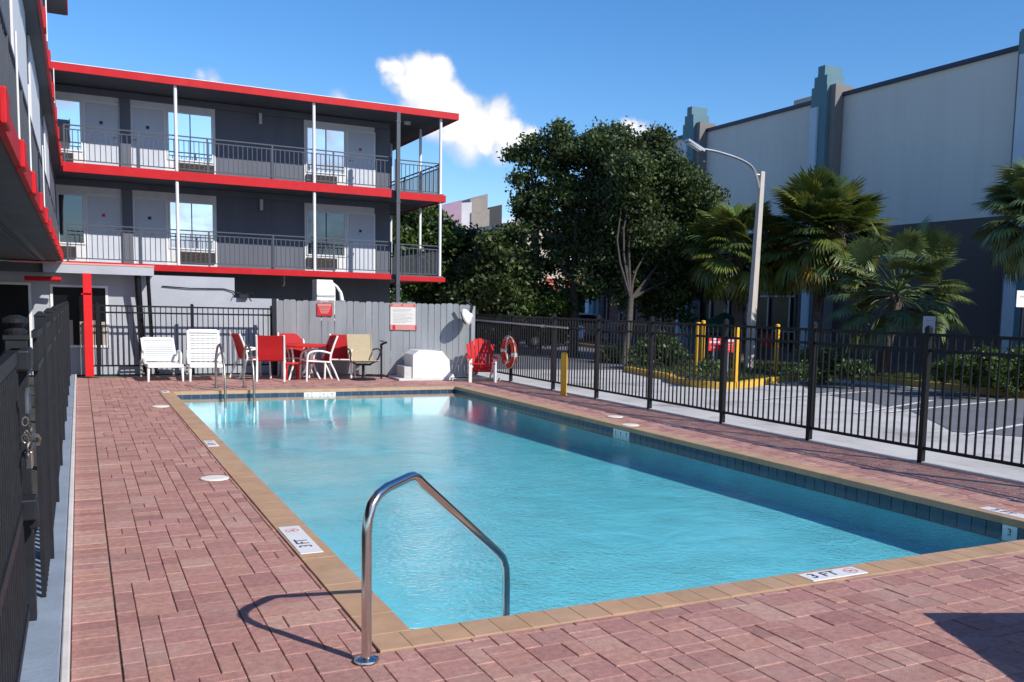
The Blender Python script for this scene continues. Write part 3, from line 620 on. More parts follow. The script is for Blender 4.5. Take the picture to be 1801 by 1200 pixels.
# ------------------------------------------------------------------ motel
YE, YW = 26.0, 27.65
def motel():
    t = thing('motel_building', 'three storey dark grey motel with red trimmed balconies and white doors', 'building', (4, 27.65, 0))
    def bx(name, m, *c, parent=t, label=None, bevel=0):
        s = MB(); s.box(*c); return s.build(name, M[m], parent, label=label, bevel=bevel)
    bx('wall', 'stucco', -7.5, YW, 0, 8.28, 37, 6.98)
    # slabs, roof and fascias of the back wing
    bx('roof_slab', 'slab', -7.5, YE-.02, 7.0, 9.72, 37.5, 7.12)
    bx('fascia', 'red', -7.5, YE-.075, 6.985, 9.79, YE-.02, 7.165); bx('fascia', 'red', 9.735, YE-.02, 6.985, 9.79, 37.5, 7.165)
    bx('roof_edge', 'trim', -7.5, YE-.085, 7.165, 9.80, 37.5, 7.18)
    for z0, z1, xe in ((4.665, 4.87, 9.42), (2.375, 2.515, 9.42)):
        bx('balcony_slab', 'slab', -7.5, YE+.02, z0, xe-.03, YW, z1-.012); bx('balcony_slab', 'slab', 8.28, YW, z0, xe-.03, 37, z1-.012)
        bx('fascia', 'red', -.24, YE-.04, z0-.02, 7.82, YE+.02, z1); bx('fascia', 'red', 7.95, YE-.01, z0-.035, xe+.02, YE+.04, z1-.045); bx('fascia', 'red', xe-.03, YE+.04, z0-.035, xe+.02, 37, z1-.045)
    for k in range(6): bx('fascia_seam', 'red', .9+1.7*k, YE-.079, 6.99, .912+1.7*k, YE-.0755, 7.16)
    bx('downspout', 'railing', 7.92, YE-.20, .0, 8.02, YE-.10, 6.98, label='grey square downspout from roof to ground')
    for z in (2.2, 4.5, 6.7): bx('strap', 'railing', 7.905, YE-.21, z, 8.035, YE-.07, z+.04)
    for x, y, z0 in ((2.275, YE+.04, 2.5), (5.70, YE+.04, 2.5), (9.30, YE+.08, 2.47), (9.32, 27.95, 2.47), (9.32, 31.0, 2.47), (9.32, 34.2, 2.47)):
        s = MB(); s.tube([(x, y, z0), (x, y, 4.63)], .042, 12); s.tube([(x, y, 4.86), (x, y, 6.99)], .042, 12); s.box(x-.07, y-.05, z0, x+.07, y+.05, z0+.015); s.box(x-.07, y-.05, 4.84, x+.07, y+.05, 4.86); s.build('column', M['trim'], t, smooth=True)
    # bays
    dz = 2.28
    for f in (0, 1):
        z = 4.87-dz*(1-f)-(.075 if f == 0 else 0)
        zh = z+1.75
        top = 6.98 if f else 4.66
        for x0, x1 in ((-.9, 1.07), (1.32, 3.40), (5.77, 7.80)): bx('wall_panel', 'white_wall', x0, YW-.03, z, x1, YW, top-.002)
        bx('beam', 'stucco', -7.4, YW-.10, top-.17, 8.2, YW-.031, top-.003)
        bx('pilaster', 'stucco', 1.07, YW-.14, z, 1.32, YW, top-.18)
        bx('wall_panel', 'lightwall', 3.42, YW-.035, z, 5.75, YW, z+.02) 
        # doors
        for di, (x0, x1) in enumerate(((.27, 1.04), (1.37, 2.12), (7.02, 7.77))):
            s = MB()
            s.box(x0-.05, YW-.055, z, x0, YW-.03, zh+.05); s.box(x1, YW-.055, z, x1+.05, YW-.03, zh+.05); s.box(x0, YW-.055, zh, x1, YW-.03, zh+.05)
            d = bx('door', 'door', x0+.005, YW-.045, z+.01, x1-.005, YW-.031, zh-.005)
            s.build('door_frame', M['trim'], d)
            xm = (x0+x1)/2-.02
            bx('number_plate', 'darkcl' if (di+f) % 3 else 'signred', xm-.04, YW-.052, zh-.52, xm+.04, YW-.046, zh-.44, parent=d)
            s = MB(); hx = x0+.07 if di else x1-.07; s.tube([(hx, YW-.045, z+.92), (hx, YW-.09, z+.92)], .014, 8); s.tube([(hx-.05, YW-.09, z+.92), (hx+.05, YW-.09, z+.92)], .011, 8); s.build('handle', M['steel'], d)
        # windows
        for wi, (x0, x1) in enumerate(((-.42, .20), (2.19, 3.34), (5.82, 6.94))):
            zb_, zt = z+.49, z+1.76
            gm = 'mirror'
            if f == 0 and wi in (0, 2): gm = 'dimglass'
            w = MB()
            fr = .035
            w.box(x0, YW-.06, zb_, x1, YW-.03, zb_+fr); w.box(x0, YW-.06, zt-fr, x1, YW-.03, zt); w.box(x0, YW-.06, zb_+fr, x0+fr, YW-.03, zt-fr); w.box(x1-fr, YW-.06, zb_+fr, x1, YW-.03, zt-fr)
            win = w.build('window', M['trim'], t)
            xs = [x0+fr, (x0+x1)/2, x1-fr] if wi else [x0+fr, x1-fr]
            for k, (a, b) in enumerate(zip(xs, xs[1:])):
                s = MB(); tl = random.uniform(-.004, .004); s.face([(a+.01, YW-.040, zb_+fr), (b-.01, YW-.040+tl, zb_+fr), (b-.01, YW-.040+tl-.006, zt-fr), (a+.01, YW-.040-.006, zt-fr)]); s.build('pane', M[gm], win, fix=False)
            if wi: bx('mullion', 'railing', xs[1]-.012, YW-.062, zb_+fr, xs[1]+.012, YW-.036, zt-fr, parent=win)
            # through-wall air conditioner under the window
            ax0, ax1 = {0: (-.42, -.02), 1: (2.45, 3.35), 2: (5.82, 6.68)}[wi]
            g = bx('ac_grille', 'brown', ax0, YW-.10, z+.14, ax1, YW-.031, z+.43)
            for k in range(7): bx('louvre', 'brown', ax0, YW-.115, z+.155+.039*k, ax1, YW-.101, z+.172+.039*k, parent=g)
        # cylinder light
        s = MB(); s.tube([(4.575, YW-.09, z+1.67), (4.575, YW-.09, z+1.97)], .05, 14); s.box(4.545, YW-.09, z+1.76, 4.605, YW-.03, z+1.88); s.build('light_fitting', M['lampglass'], t, smooth=True)
    s = MB(); s.tube([(4.98, YE+.5, 2.36), (4.98, YE+.5, 2.12), (4.94, YE+.5, 2.08)], .02, 8); s.build('conduit', M['lampglass'], t)
    s = MB(); s.tube([(8.6, YE+1.0, 6.98), (8.6, YE+1.0, 6.90)], .10, 14); s.build('ceiling_light', M['lampglass'], t, smooth=True)
    # railings of the back wing
    bmesh_ = {}
    def railing(x0, y0, x1, y1, z, h=.91, nposts=6, step=.118):
        p = Vector((x0, y0, z)); q = Vector((x1, y1, z)); L = (q-p).length; d = (q-p)/L
        s = MB(); s.bar(p+Vector((0, 0, h)), q+Vector((0, 0, h)), .045, .028); s.bar(p+Vector((0, 0, h-.10)), q+Vector((0, 0, h-.10)), .03, .025); s.bar(p+Vector((0, 0, .09)), q+Vector((0, 0, .09)), .03, .025)
        for k in range(nposts): a = p+d*(L*k/(nposts-1)); s.bar(a, a+Vector((0, 0, h)), .04, .04)
        r = s.build('railing', M['railing'], t)
        if h not in bmesh_:
            b = MB(); b.box(-.009, -.009, .09, .009, .009, h-.10); bmesh_[h] = b.mesh('baluster', M['railing'], fix=True)
        n = int(L/step)
        for k in range(n): inst(bmesh_[h], 'baluster', r, p+d*((k+.5)*L/n))
    for z in (4.86, 2.505):
        railing(-.2, YE+.12, 7.85, YE+.12, z, nposts=6)
        railing(7.98, YE+.12, 9.28, YE+.12, z-.045, nposts=2)
        railing(9.34, YE+.2, 9.34, 33, z-.045, nposts=5)
        railing(8.3, 33, 9.34, 33, z-.045, nposts=2)
    # ---- side wing on the left, seen along its face
    XE = -.262
    bx('balcony_slab', 'slab', -7.5, -4, 2.375, XE-.03, 22.2, 2.51); bx('balcony_slab', 'slab', -7.5, -4, 4.665, XE-.03, YE, 4.86)
    s = MB(); s.box(XE-.03, -4, 2.365, XE, 22.25, 2.50); s.build('fascia', M['red'], t); s = MB(); s.box(XE-.03, -4, 4.65, XE, YE-.05, 4.87); s.build('fascia', M['red'], t)
    bx('roof_slab', 'slab', -7.5, -4, 6.98, -.06, 20.9, 7.14); bx('fascia', 'red', -.06, -4, 6.985, -.03, 20.9, 7.18)
    bx('soffit_strip', 'railing', -.62, -4, 2.345, -.56, 21.4, 2.374); bx('soffit_strip', 'railing', -.74, -4, 2.355, -.71, 21.4, 2.374)
    for yc in (6.30, 7.80, 10.8): s = MB(); s.tube([(XE-.01, yc, 2.51), (XE-.01, yc, 3.13)], .006, 8); s.build('rail_post', M['trim'], t, smooth=True)
    y = 3.25
    while y < 22:
        bx('fascia_block', 'red', XE-.03, y-.11, 2.36, XE+.022, y+.11, 2.515, bevel=.008)
        y += 1.5
    y = 4.2
    while y < 25.5:
        bx('fascia_block', 'red', XE-.03, y-.15, 4.66, XE+.022, y+.15, 4.89); y += 2.1
    for z, ye in ((2.51, 21.9), (4.86, 25.8)):
        r = MB(); r.box(XE-.085, -4, z+.58, XE-.045, ye, z+.61); r.box(XE-.08, -4, z+.07, XE-.05, ye, z+.10)
        yy = 1.6
        while yy < ye: r.box(XE-.09, yy-.02, z, XE-.045, yy+.02, z+.58); r.box(XE-.12, yy-.12, z+.55, XE-.09, yy+.12, z+.66); yy += 1.55
        rr = r.build('railing', M['railing'], t)
        b = MB(); yy = 1.0
        while yy < ye: b.box(XE-.075, yy-.01, z+.1, XE-.055, yy+.01, z+.58); yy += .11
        b.build('balusters', M['railing'], rr, kind='stuff')
    for yc in (11.6, 13.7, 17.9): s = MB(); s.tube([(XE+.004, yc, 4.80), (XE+.004, yc, 5.35)], .009, 8); s.build('rail_post', M['trim'], t, smooth=True)
    XW = -.44
    s = MB(); s.box(-7.4, -4, 2.51, XW, 27.6, 4.66); s.box(-7.4, -4, 4.86, XW, 27.6, 6.97); s.build('wall', M['stucco'], t)
    for z0, z1 in ((2.52, 4.655), (4.87, 6.965)):
        for a, b in ((9.4, 11.9), (12.9, 15.9), (18.4, 20.6)):
            bx('wall_panel', 'white_wall', XW, a, z0, XW+.02, b, z1)
    # ground floor lobby under the wing
    YL = 22.5
    bx('lobby_wall', 'lightwall', -7.4, YL, 0, 1.42, YL+.2, 2.36); bx('lobby_wall', 'lightwall', 1.42, YL-.001, 0, 3.13, YL+.25, 2.165); bx('lobby_wall', 'lightwall', 3.13, YL, 0, 4.10, YL+.2, 1.715)
    bx('lobby_roof', 'lightwall', -.62, YL-.55, 2.135, 1.43, YL+1.2, 2.315); bx('roof_edge', 'signpink', -1.2, YL-.56, 2.316, 1.44, YL+1.3, 2.352)
    bx('lobby_beam', 'slab', -7.4, YL-.4, 2.14, -.63, YL-.01, 2.374); bx('white_flashing', 'trim', -7.4, YL-.44, 2.33, -.60, YL-.405, 2.352)
    for x0, x1, z0, z1 in ((-.52, .56, .58, 1.90), (-2.3, -.86, .1, 1.92)):
        w = MB(); fr = .05
        w.box(x0, YL-.03, z0, x1, YL, z0+fr); w.box(x0, YL-.03, z1-fr, x1, YL, z1); w.box(x0, YL-.03, z0+fr, x0+fr, YL, z1-fr); w.box(x1-fr, YL-.03, z0+fr, x1, YL, z1-fr)
        win = w.build('window', M['trim'], t); bx('pane', 'darkglass', x0+fr, YL-.012, z0+fr, x1-fr, YL-.004, z1-fr, parent=win)
        if x0 > -1:
            for k in range(5): bx('blind', 'curtain', x0+.10+.21*k, YL-.018, z0+fr, x0+.19+.21*k, YL-.013, z0+.55+.03*(k % 2), parent=win)
    for x, w in ((1.16, .065), (1.36, .04)):
        s = MB(); s.tube([(x-.04, YL-.42, 2.14), (x, YL-.30, 1.2), (x+.03, YL-.16, .45), (x+.07, YL-.2, .2), (x+.12, YL-.3, .05)], w, 10); s.build('downpipe', M['black'], t, smooth=True)
    s = MB(); s.tube([(1.62, YL-.03, 1.93), (2.2, YL-.04, 1.90), (2.9, YL-.03, 1.91), (3.1, YL-.04, 1.86), (3.16, YL-.05, 1.76)], .012, 6); s.build('cable', M['black'], t)
    s = MB(); s.box(3.22, YL-.12, 1.72, 3.42, YL-.03, 1.80); s.tube([(3.10, YL-.1, 1.73), (3.14, YL-.12, 1.83), (3.26, YL-.1, 1.83)], .012, 6); s.tube([(3.54, YL-.1, 1.73), (3.50, YL-.12, 1.83), (3.38, YL-.1, 1.83)], .012, 6); s.build('floodlight', M['blackold'], t)
    # red canopy post
    s = MB(); s.box(.085, 21.9, 0, .245, 22.03, 2.14); s.build('canopy_post', M['redpost'], t, bevel=.006)
    s = MB(); s.box(.05, 21.9, 1.70, .255, 22.04, 1.73); s.build('post_band', M['red'], t)
    s = MB(); s.tube([(-.95, 22.0, 2.0), (-.30, 21.95, 2.0)], .05, 10); s.build('emergency_light', M['red'], t, smooth=True)
    return t
motel()

# white louvred hood and pipe behind the board fence
def hood():
    t = thing('vent_hood', 'white louvred equipment cabinet with a bent pipe behind the board fence', 'equipment cabinet', (5.5, 24, 0))
    s = MB(); s.prism([(5.28, 1.2), (5.75, 1.2), (5.75, 2.02), (5.68, 2.23), (5.28, 2.23)], 'y', 23.9, 24.4); s.build('cabinet', M['boxwhite'], t, bevel=.01)
    for k in range(3): s = MB(); s.box(5.29, 23.88, 1.55+.13*k, 5.73, 23.9, 1.60+.13*k); s.build('louvre', M['signgrey'], t)
    s = MB(); [s.box(x, 23.95+dy, 0, x+.05, 24.0+dy, 1.2) for x in (5.3, 5.68) for dy in (0, .35)]; s.build('stand', M['railing'], t)
    s = MB(); s.tube([(5.70, 24.1, 2.17), (5.83, 24.1, 2.08), (5.93, 24.1, 1.93), (5.96, 24.1, 1.78), (5.96, 24.1, 0)], [.03, .03, .04, .05, .05], 10); s.build('pipe', M['boxwhite'], t, smooth=True)
hood()

# ------------------------------------------------------------------ patio furniture
def catmull(pts, n=6):
    P = [Vector(p) for p in pts]; out = []
    for i in range(len(P)-1):
        a, b, c, d = P[max(i-1, 0)], P[i], P[i+1], P[min(i+2, len(P)-1)]
        for k in range(n):
            t = k/n; out.append(.5*((2*b)+(-a+c)*t+(2*a-5*b+4*c-d)*t*t+(-a+3*b-3*c+d)*t**3))
    out.append(P[-1]); return out
def lounger(label, loc, rz, angle, arms):
    """white plastic chaise, foot end at local origin, body along +y"""
    t = thing('sun_lounger', label, 'sun lounger', loc, rz, 'white plastic sun loungers by the fence', world=False)
    W = .31; h = .34; hinge = .92
    s = MB()
    for x in (-W, W): s.box(x-.02, 0, h-.05, x+.02, 1.62, h+.01)
    s.box(-W, 0, h-.06, W, .05, h+.012); s.build('bed_frame', M['plastic'], t, bevel=.01)
    k = MB(); k.box(-W+.025, -.022, 0, W-.025, .022, .018); km = k.mesh('slat', M['plastic'], fix=True)
    for i in range(14): inst(km, 'slat', t, (0, .09+.062*i, h-.015))
    ca, sa = math.cos(angle), math.sin(angle)
    b = MB()
    Lb = .72
    def Q(v, n, x): return (x, hinge+v*ca-n*sa, h+v*sa+n*ca)
    for x in (-W+.01, W-.01): b.hexa([Q(0, 0, x-.025), Q(0, 0, x+.025), Q(Lb, 0, x+.025), Q(Lb, 0, x-.025), Q(0, .03, x-.025), Q(0, .03, x+.025), Q(Lb, .03, x+.025), Q(Lb, .03, x-.025)])
    b.hexa([Q(Lb-.06, -.003, -W), Q(Lb-.06, -.003, W), Q(Lb+.02, -.003, W-.03), Q(Lb+.02, -.003, -W+.03), Q(Lb-.06, .034, -W), Q(Lb-.06, .034, W), Q(Lb+.02, .034, W-.03), Q(Lb+.02, .034, -W+.03)])
    bk = b.build('backrest', M['plastic'], t, bevel=.008)
    for i in range(11):
        v = .02+.058*i; m_ = MB(); m_.hexa([Q(v, .003, -W+.03), Q(v, .003, W-.03), Q(v+.040, .003, W-.03), Q(v+.040, .003, -W+.03), Q(v, .022, -W+.03), Q(v, .022, W-.03), Q(v+.04, .022, W-.03), Q(v+.04, .022, -W+.03)]); m_.build('slat', M['plastic'], bk)
    for x in (-W, W):
        for y in (.06, 1.5): s = MB(); s.tube([(x, y, h-.02), (x*1.03, y+(-.02 if y < 1 else .04), .0)], [.032, .02], 8); s.build('leg', M['plastic'], t, smooth=True)
        if arms:
            s = MB(); s.tube(catmull([(x*1.08, .42, h), (x*1.1, .44, h+.17), (x*1.1, .56, h+.22), (x*1.1, .95, h+.22), (x*1.08, 1.02, h+.02)]), .022, 8); s.build('armrest', M['plastic'], t, smooth=True)
    return t
lounger('low white plastic sun lounger, the left one, with its back half raised', (1.50, 20.28, 0), R(2), R(40), True)
lounger('white plastic sun lounger with its slatted back raised high, right of the lower one', (2.26, 20.18, 0), R(-3), R(66), True)

def sling_chair():
    t = thing('sling_chair', 'x', 'chair', (0, 0, 0), 0, 'red sling chairs round the table', world=False)
    W = .27      # faces +y
    for sx in (-1, 1):
        x = sx*W
        s = MB(); s.tube(catmull([(x, -.42, 0), (x, -.33, .22), (x, -.24, .44), (x, -.30, .70), (x, -.40, .96)]), .021, 8); s.build('back_leg', M['plastic'], t, smooth=True)
        s = MB(); s.tube(catmull([(x*1.05, .26, 0), (x*1.02, .25, .3), (x*1.0, .22, .56), (x, .1, .63), (x, -.08, .63), (x, -.26, .58)]), .021, 8); s.build('front_leg', M['plastic'], t, smooth=True)
        s = MB(); s.tube([(x, -.24, .40), (x, .25, .43)], .017, 8); s.build('seat_rail', M['plastic'], t, smooth=True)
    s = MB(); s.tube([(-W, .25, .43), (W, .25, .43)], .016, 8); s.build('crossbar', M['plastic'], t)
    e = W-.012
    s = MB(); pr = catmull([(0, .25, .445), (0, .05, .425), (0, -.2, .415), (0, -.255, .50), (0, -.31, .72), (0, -.39, .95)], 4)
    for a, b in zip(pr, pr[1:]):
        s.face([(-e, a.y, a.z), (e, a.y, a.z), (e, b.y, b.z), (-e, b.y, b.z)])
    o = s.build('sling', M['redsling'], t, fix=False); sd = o.modifiers.new('thick', 'SOLIDIFY'); sd.thickness = .008
    return t
c0 = sling_chair()
chairs = [((3.53, 20.28), R(-12), 'red sling chair with its back to the pool, front left of the table'),
          ((4.42, 20.15), R(92), 'white framed red sling chair seen side on, in front of the round table'),
          ((3.30, 21.05), R(-78), 'red sling chair with a white frame behind the ladder, left of the round table'),
          ((5.02, 20.50), R(158), 'red sling chair facing the pool between the round table and the tan chair'),
          ((4.15, 21.08), R(178), 'red sling chair mostly hidden behind the round table')]
for i, (p, rz, lab) in enumerate(chairs):
    o = c0 if i == 0 else copy_tree(c0); place(o, (p[0], p[1], 0), rz, lab)
def round_table():
    t = thing('patio_table', 'round red patio table between the red sling chairs', 'table', (4.22, 20.62, 0))
    s = MB(); s.lathe([(.56, .70), (.575, .715), (.575, .735), (.56, .745), (.001, .745)], (4.22, 20.62, 0), 36); s.build('tabletop', M['redplastic'], t, smooth=True)
    for k in range(4):
        a = R(45+90*k); s = MB(); s.tube(catmull([(4.22+.46*math.cos(a), 20.62+.46*math.sin(a), 0), (4.22+.30*math.cos(a), 20.62+.30*math.sin(a), .35), (4.22+.36*math.cos(a), 20.62+.36*math.sin(a), .70)]), .02, 8); s.build('leg', M['plastic'], t, smooth=True)
    s = MB(); s.tube([(4.22+.3*math.cos(a), 20.62+.3*math.sin(a), .34) for a in [2*math.pi*i/20 for i in range(21)]], .012, 6); s.build('brace_ring', M['redplastic'], t)
round_table()
s = MB(); s.prism([(0, 0), (.30, -.02), (.26, .30)], 'z', -.01, .01)
def red_stool():
    t = thing('folding_stool', 'small red plastic stool under the round table', 'stool', (3.98, 20.45, 0))
    s = MB(); s.box(3.84, 20.32, .33, 4.12, 20.58, .37); s.build('seat', M['redplastic'], t, bevel=.01)
    for x in (3.87, 4.09):
        for y in (20.35, 20.55): s = MB(); s.tube([(x, y, .33), (x+(x-3.98)*.2, y, 0)], [.022, .016], 8); s.build('leg', M['redplastic'], t)
red_stool()
def tan_chair():
    t = thing('swivel_chair', 'tan mesh swivel chair on a dark round base against the board fence', 'chair', (5.42, 20.05, 0))
    cx, cy = 5.42, 20.05
    s = MB(); s.lathe([(.27, 0), (.27, .02), (.24, .035), (.04, .05), (.03, .08)], (cx, cy, .003), 28); s.build('base', M['blackold'], t, smooth=True)
    s = MB(); s.tube([(cx, cy, .05), (cx, cy, .34)], .03, 12); s.box(cx-.14, cy-.14, .32, cx+.14, cy+.14, .35); s.build('pedestal', M['blackold'], t)
    pr = catmull([(0, -.30, .44), (0, -.22, .42), (0, .05, .39), (0, .20, .44), (0, .27, .62), (0, .36, .98)], 4); e = .25
    s = MB()
    for a, b in zip(pr, pr[1:]): s.face([(cx-e, cy+a.y, a.z), (cx+e, cy+a.y, a.z), (cx+e, cy+b.y, b.z), (cx-e, cy+b.y, b.z)])
    o = s.build('sling', M['tan'], t, fix=False); sd = o.modifiers.new('thick', 'SOLIDIFY'); sd.thickness = .012
    for sx in (-1, 1):
        s = MB(); s.tube([(cx+sx*.26, cy+p.y, p.z) for p in pr], .016, 8); s.build('side_rail', M['tan'], t, smooth=True)
        s = MB(); s.tube(catmull([(cx+sx*.14, cy, .34), (cx+sx*.28, cy-.05, .42), (cx+sx*.32, cy-.2, .60), (cx+sx*.33, cy-.05, .67), (cx+sx*.31, cy+.22, .66), (cx+sx*.27, cy+.28, .62)]), .016, 8); s.build('arm', M['blackold'], t, smooth=True)
tan_chair()
def hose_stand():
    t = thing('standpipe', 'thin black standpipe with a tap beside the tan chair', 'standpipe', (5.88, 20.25, 0))
    s = MB(); s.tube([(5.88, 20.25, 0), (5.88, 20.25, .72)], .022, 8); s.build('pipe', M['blackold'], t)
    s = MB(); s.tube([(5.88, 20.25, .68), (5.86, 20.2, .76), (5.90, 20.12, .80), (5.96, 20.1, .82)], .028, 8); s.lathe([(.05, 0), (.05, .02)], (5.88, 20.22, .83), 10); s.build('tap', M['blackold'], t)
hose_stand()
def pump_cover():
    t = thing('pump_cover', 'white faceted equipment cover on a concrete pad against the board fence', 'equipment cover', (6.85, 20.02, 0), R(-3), world=False)
    s = MB(); s.prism([(-.42, .05), (.42, .05), (.44, .12), (.42, .44), (.25, .64), (-.28, .66), (-.42, .56)], 'y', -.38, .36); s.build('cover', M['boxwhite'], t, bevel=.015)
    s = MB(); s.box(-.60, -.34, .05, -.425, .30, .30); s.build('side_step', M['concrete'], t, bevel=.01)
    s = MB(); s.prism([(.36, .05), (.54, .05), (.52, .12), (.40, .20)], 'y', -.37, .2); s.build('end_fillet', M['boxwhite'], t, bevel=.008)
    s = MB(); s.box(-.75, -.48, 0, .95, .48, .05); s.build('pad', M['kerbwhite'], t, bevel=.01)
pump_cover()
s = MB(); s.hexa([(7.25, 19.45, 0), (8.35, 19.30, 0), (8.35, 19.75, 0), (7.25, 19.9, 0), (7.25, 19.45, .05), (8.35, 19.3, .05), (8.35, 19.75, .05), (7.25, 19.9, .05)]); o = struct(s, 'concrete_kerb', M['kerbwhite'])
def adirondack():
    t = thing('adirondack_chair', 'red adirondack chair with white legs at the corner of the fences', 'chair', (7.82, 19.15, 0), R(163), world=False)
    W = .27      # faces +y
    for sx in (-1, 1):
        s = MB(); s.box(sx*W-.035, .30, 0, sx*W+.035, .34, .52); s.build('front_leg', M['plastic'], t, bevel=.006)
        s = MB(); s.prism([(-.42, .0), (-.34, .0), (.30, .33), (.30, .40), (.22, .40)], 'x', sx*W-.05*sx-.012, sx*W-.05*sx+.012); s.build('side_rail', M['plastic'], t)
        s = MB(); s.box(sx*W*1.12-.055, -.28, .52, sx*W*1.12+.055, .40, .545); s.build('armrest', M['redplastic'], t, bevel=.01)
        s = MB(); s.bar((sx*W, -.27, .14), (sx*W, -.27, .52), .03, .05); s.build('arm_support', M['plastic'], t)
    for i in range(6):
        y = .31-.082*i; z = .41-.040*i; s = MB(); s.box(-W-.01, y-.036, z-.01, W+.01, y+.036, z+.012); s.build('seat_slat', M['redplastic'], t, bevel=.005)
    for i in range(7):
        u = (i-3)/3; x0 = .070*(i-3); x1 = x0*1.32; Lb = .80-.14*abs(u)**2.2
        ca, sa = math.cos(R(68)), math.sin(R(68))
        def Q(x, v, n): return (x, -.13-v*ca-n*sa, .20+v*sa-n*ca)
        s = MB(); a = .031; s.hexa([Q(x0-a, 0, 0), Q(x0+a, 0, 0), Q(x0+a, 0, .018), Q(x0-a, 0, .018), Q(x1-a*1.25, Lb, 0), Q(x1+a*1.25, Lb, 0), Q(x1+a*1.25, Lb, .018), Q(x1-a*1.25, Lb, .018)]); s.build('back_slat', M['redplastic'], t, bevel=.005)
    for v in (.12, .5):
        s = MB(); s.bar(Q(-.28, v, .035), Q(.28, v, .035), .05, .02); s.build('back_brace', M['redplastic'], t)
adirondack()
def life_ring():
    c = Vector((8.335, 18.83, .66)); t = thing('life_ring', 'orange red life ring with white bands hanging on the fence', 'life ring', c, R(0))
    n = 48; Rr, r = .285, .068
    s = MB(); w = MB()
    for k in range(n):
        a, b = 2*math.pi*k/n, 2*math.pi*(k+1)/n
        tgt = w if (k % 12) < 2 else s; rr = r+.003 if tgt is w else r
        tgt.tube([c+Vector((0, math.cos(a)*Rr, math.sin(a)*Rr)), c+Vector((0, math.cos(b)*Rr, math.sin(b)*Rr))], rr, 12, cap=(tgt is w))
    s.build('ring', M['ringred'], t, smooth=True); w.build('white_band', M['signwhite'], t, smooth=True)
    s = MB(); s.tube([c+Vector((-.02, math.cos(a)*(Rr+.09), math.sin(a)*(Rr+.08))) for a in [2*math.pi*i/32 for i in range(33)]], .008, 6); s.tube(catmull([c+Vector((-.03, .05, .25)), c+Vector((-.06, .03, .1)), c+Vector((-.04, .0, -.1)), c+Vector((-.06, -.04, -.22))]), .012, 6); s.build('rope', M['signwhite'], t)
    s = MB(); s.box(8.34, 18.81, .9, 8.38, 18.85, 1.12); s.build('hook', M['blackold'], t)
life_ring()
def reach_pole():
    a, b = on_x(826, 562, 8.34), on_x(999, 577, 8.34)
    t = thing('rescue_pole', 'long grey reaching pole lying along the top of the picket fence', 'rescue pole', a)
    s = MB(); s.tube([a, b], .020, 10); s.build('pole', M['alu'], t, smooth=True)
    s = MB(); m_ = a+(b-a)*.80; s.tube([m_+Vector((-.03, .08, 0)), m_+Vector((-.03, -.08, 0))], .032, 10); s.build('bracket', M['alu'], t)
    s = MB(); s.tube(catmull([a, a+Vector((-.05, .12, .06)), a+Vector((-.12, .22, .05)), a+Vector((-.20, .22, -.06)), a+Vector((-.22, .12, -.16))]), .02, 8); s.build('hook', M['blackold'], t, smooth=True)
reach_pole()
def flood():
    c = Vector((7.66, 19.78, 1.40)); t = thing('floodlight', 'white domed floodlight on a bracket at the right end of the board fence', 'floodlight', c, 0, world=False)
    t.rotation_euler = (R(70), 0, R(55)); t.scale = (1.2, 1.2, 1.2)
    s = MB(); s.lathe([(.10, -.02), (.155, .0), (.16, .03), (.13, .08), (.06, .12), (.03, .15)], (0, 0, 0), 24); s.build('housing', M['boxwhite'], t, smooth=True)
    s = MB(); s.lathe([(.135, -.03), (.13, -.021)], (0, 0, 0), 24); s.build('lens', M['darkglass'], t)
    s = MB(); s.tube([(0, .02, .12), (.02, .14, .20), (.02, .30, .12)], .022, 8); s.build('bracket', M['blackold'], t, smooth=True)
flood()

# table and chair added out of view to cast the lower right shadow
def shade_table():
    t = thing('shadow_table', 'grey square patio table to the right of the camera, added unseen to cast a shadow', 'table', (4.98, 1.80, 0), R(-24), world=False)
    s = MB(); s.box(-.72, -.6, .72, .72, .6, .75); s.build('tabletop', M['railing'], t)
    for x in (-.6, .6):
        for y in (-.5, .5): s = MB(); s.box(x-.02, y-.02, 0, x+.02, y+.02, .72); s.build('leg', M['railing'], t)
shade_table()
o = copy_tree(c0); place(o, (4.02, 1.35, 0), R(-75), 'red sling chair added unseen right of the camera to cast a shadow')

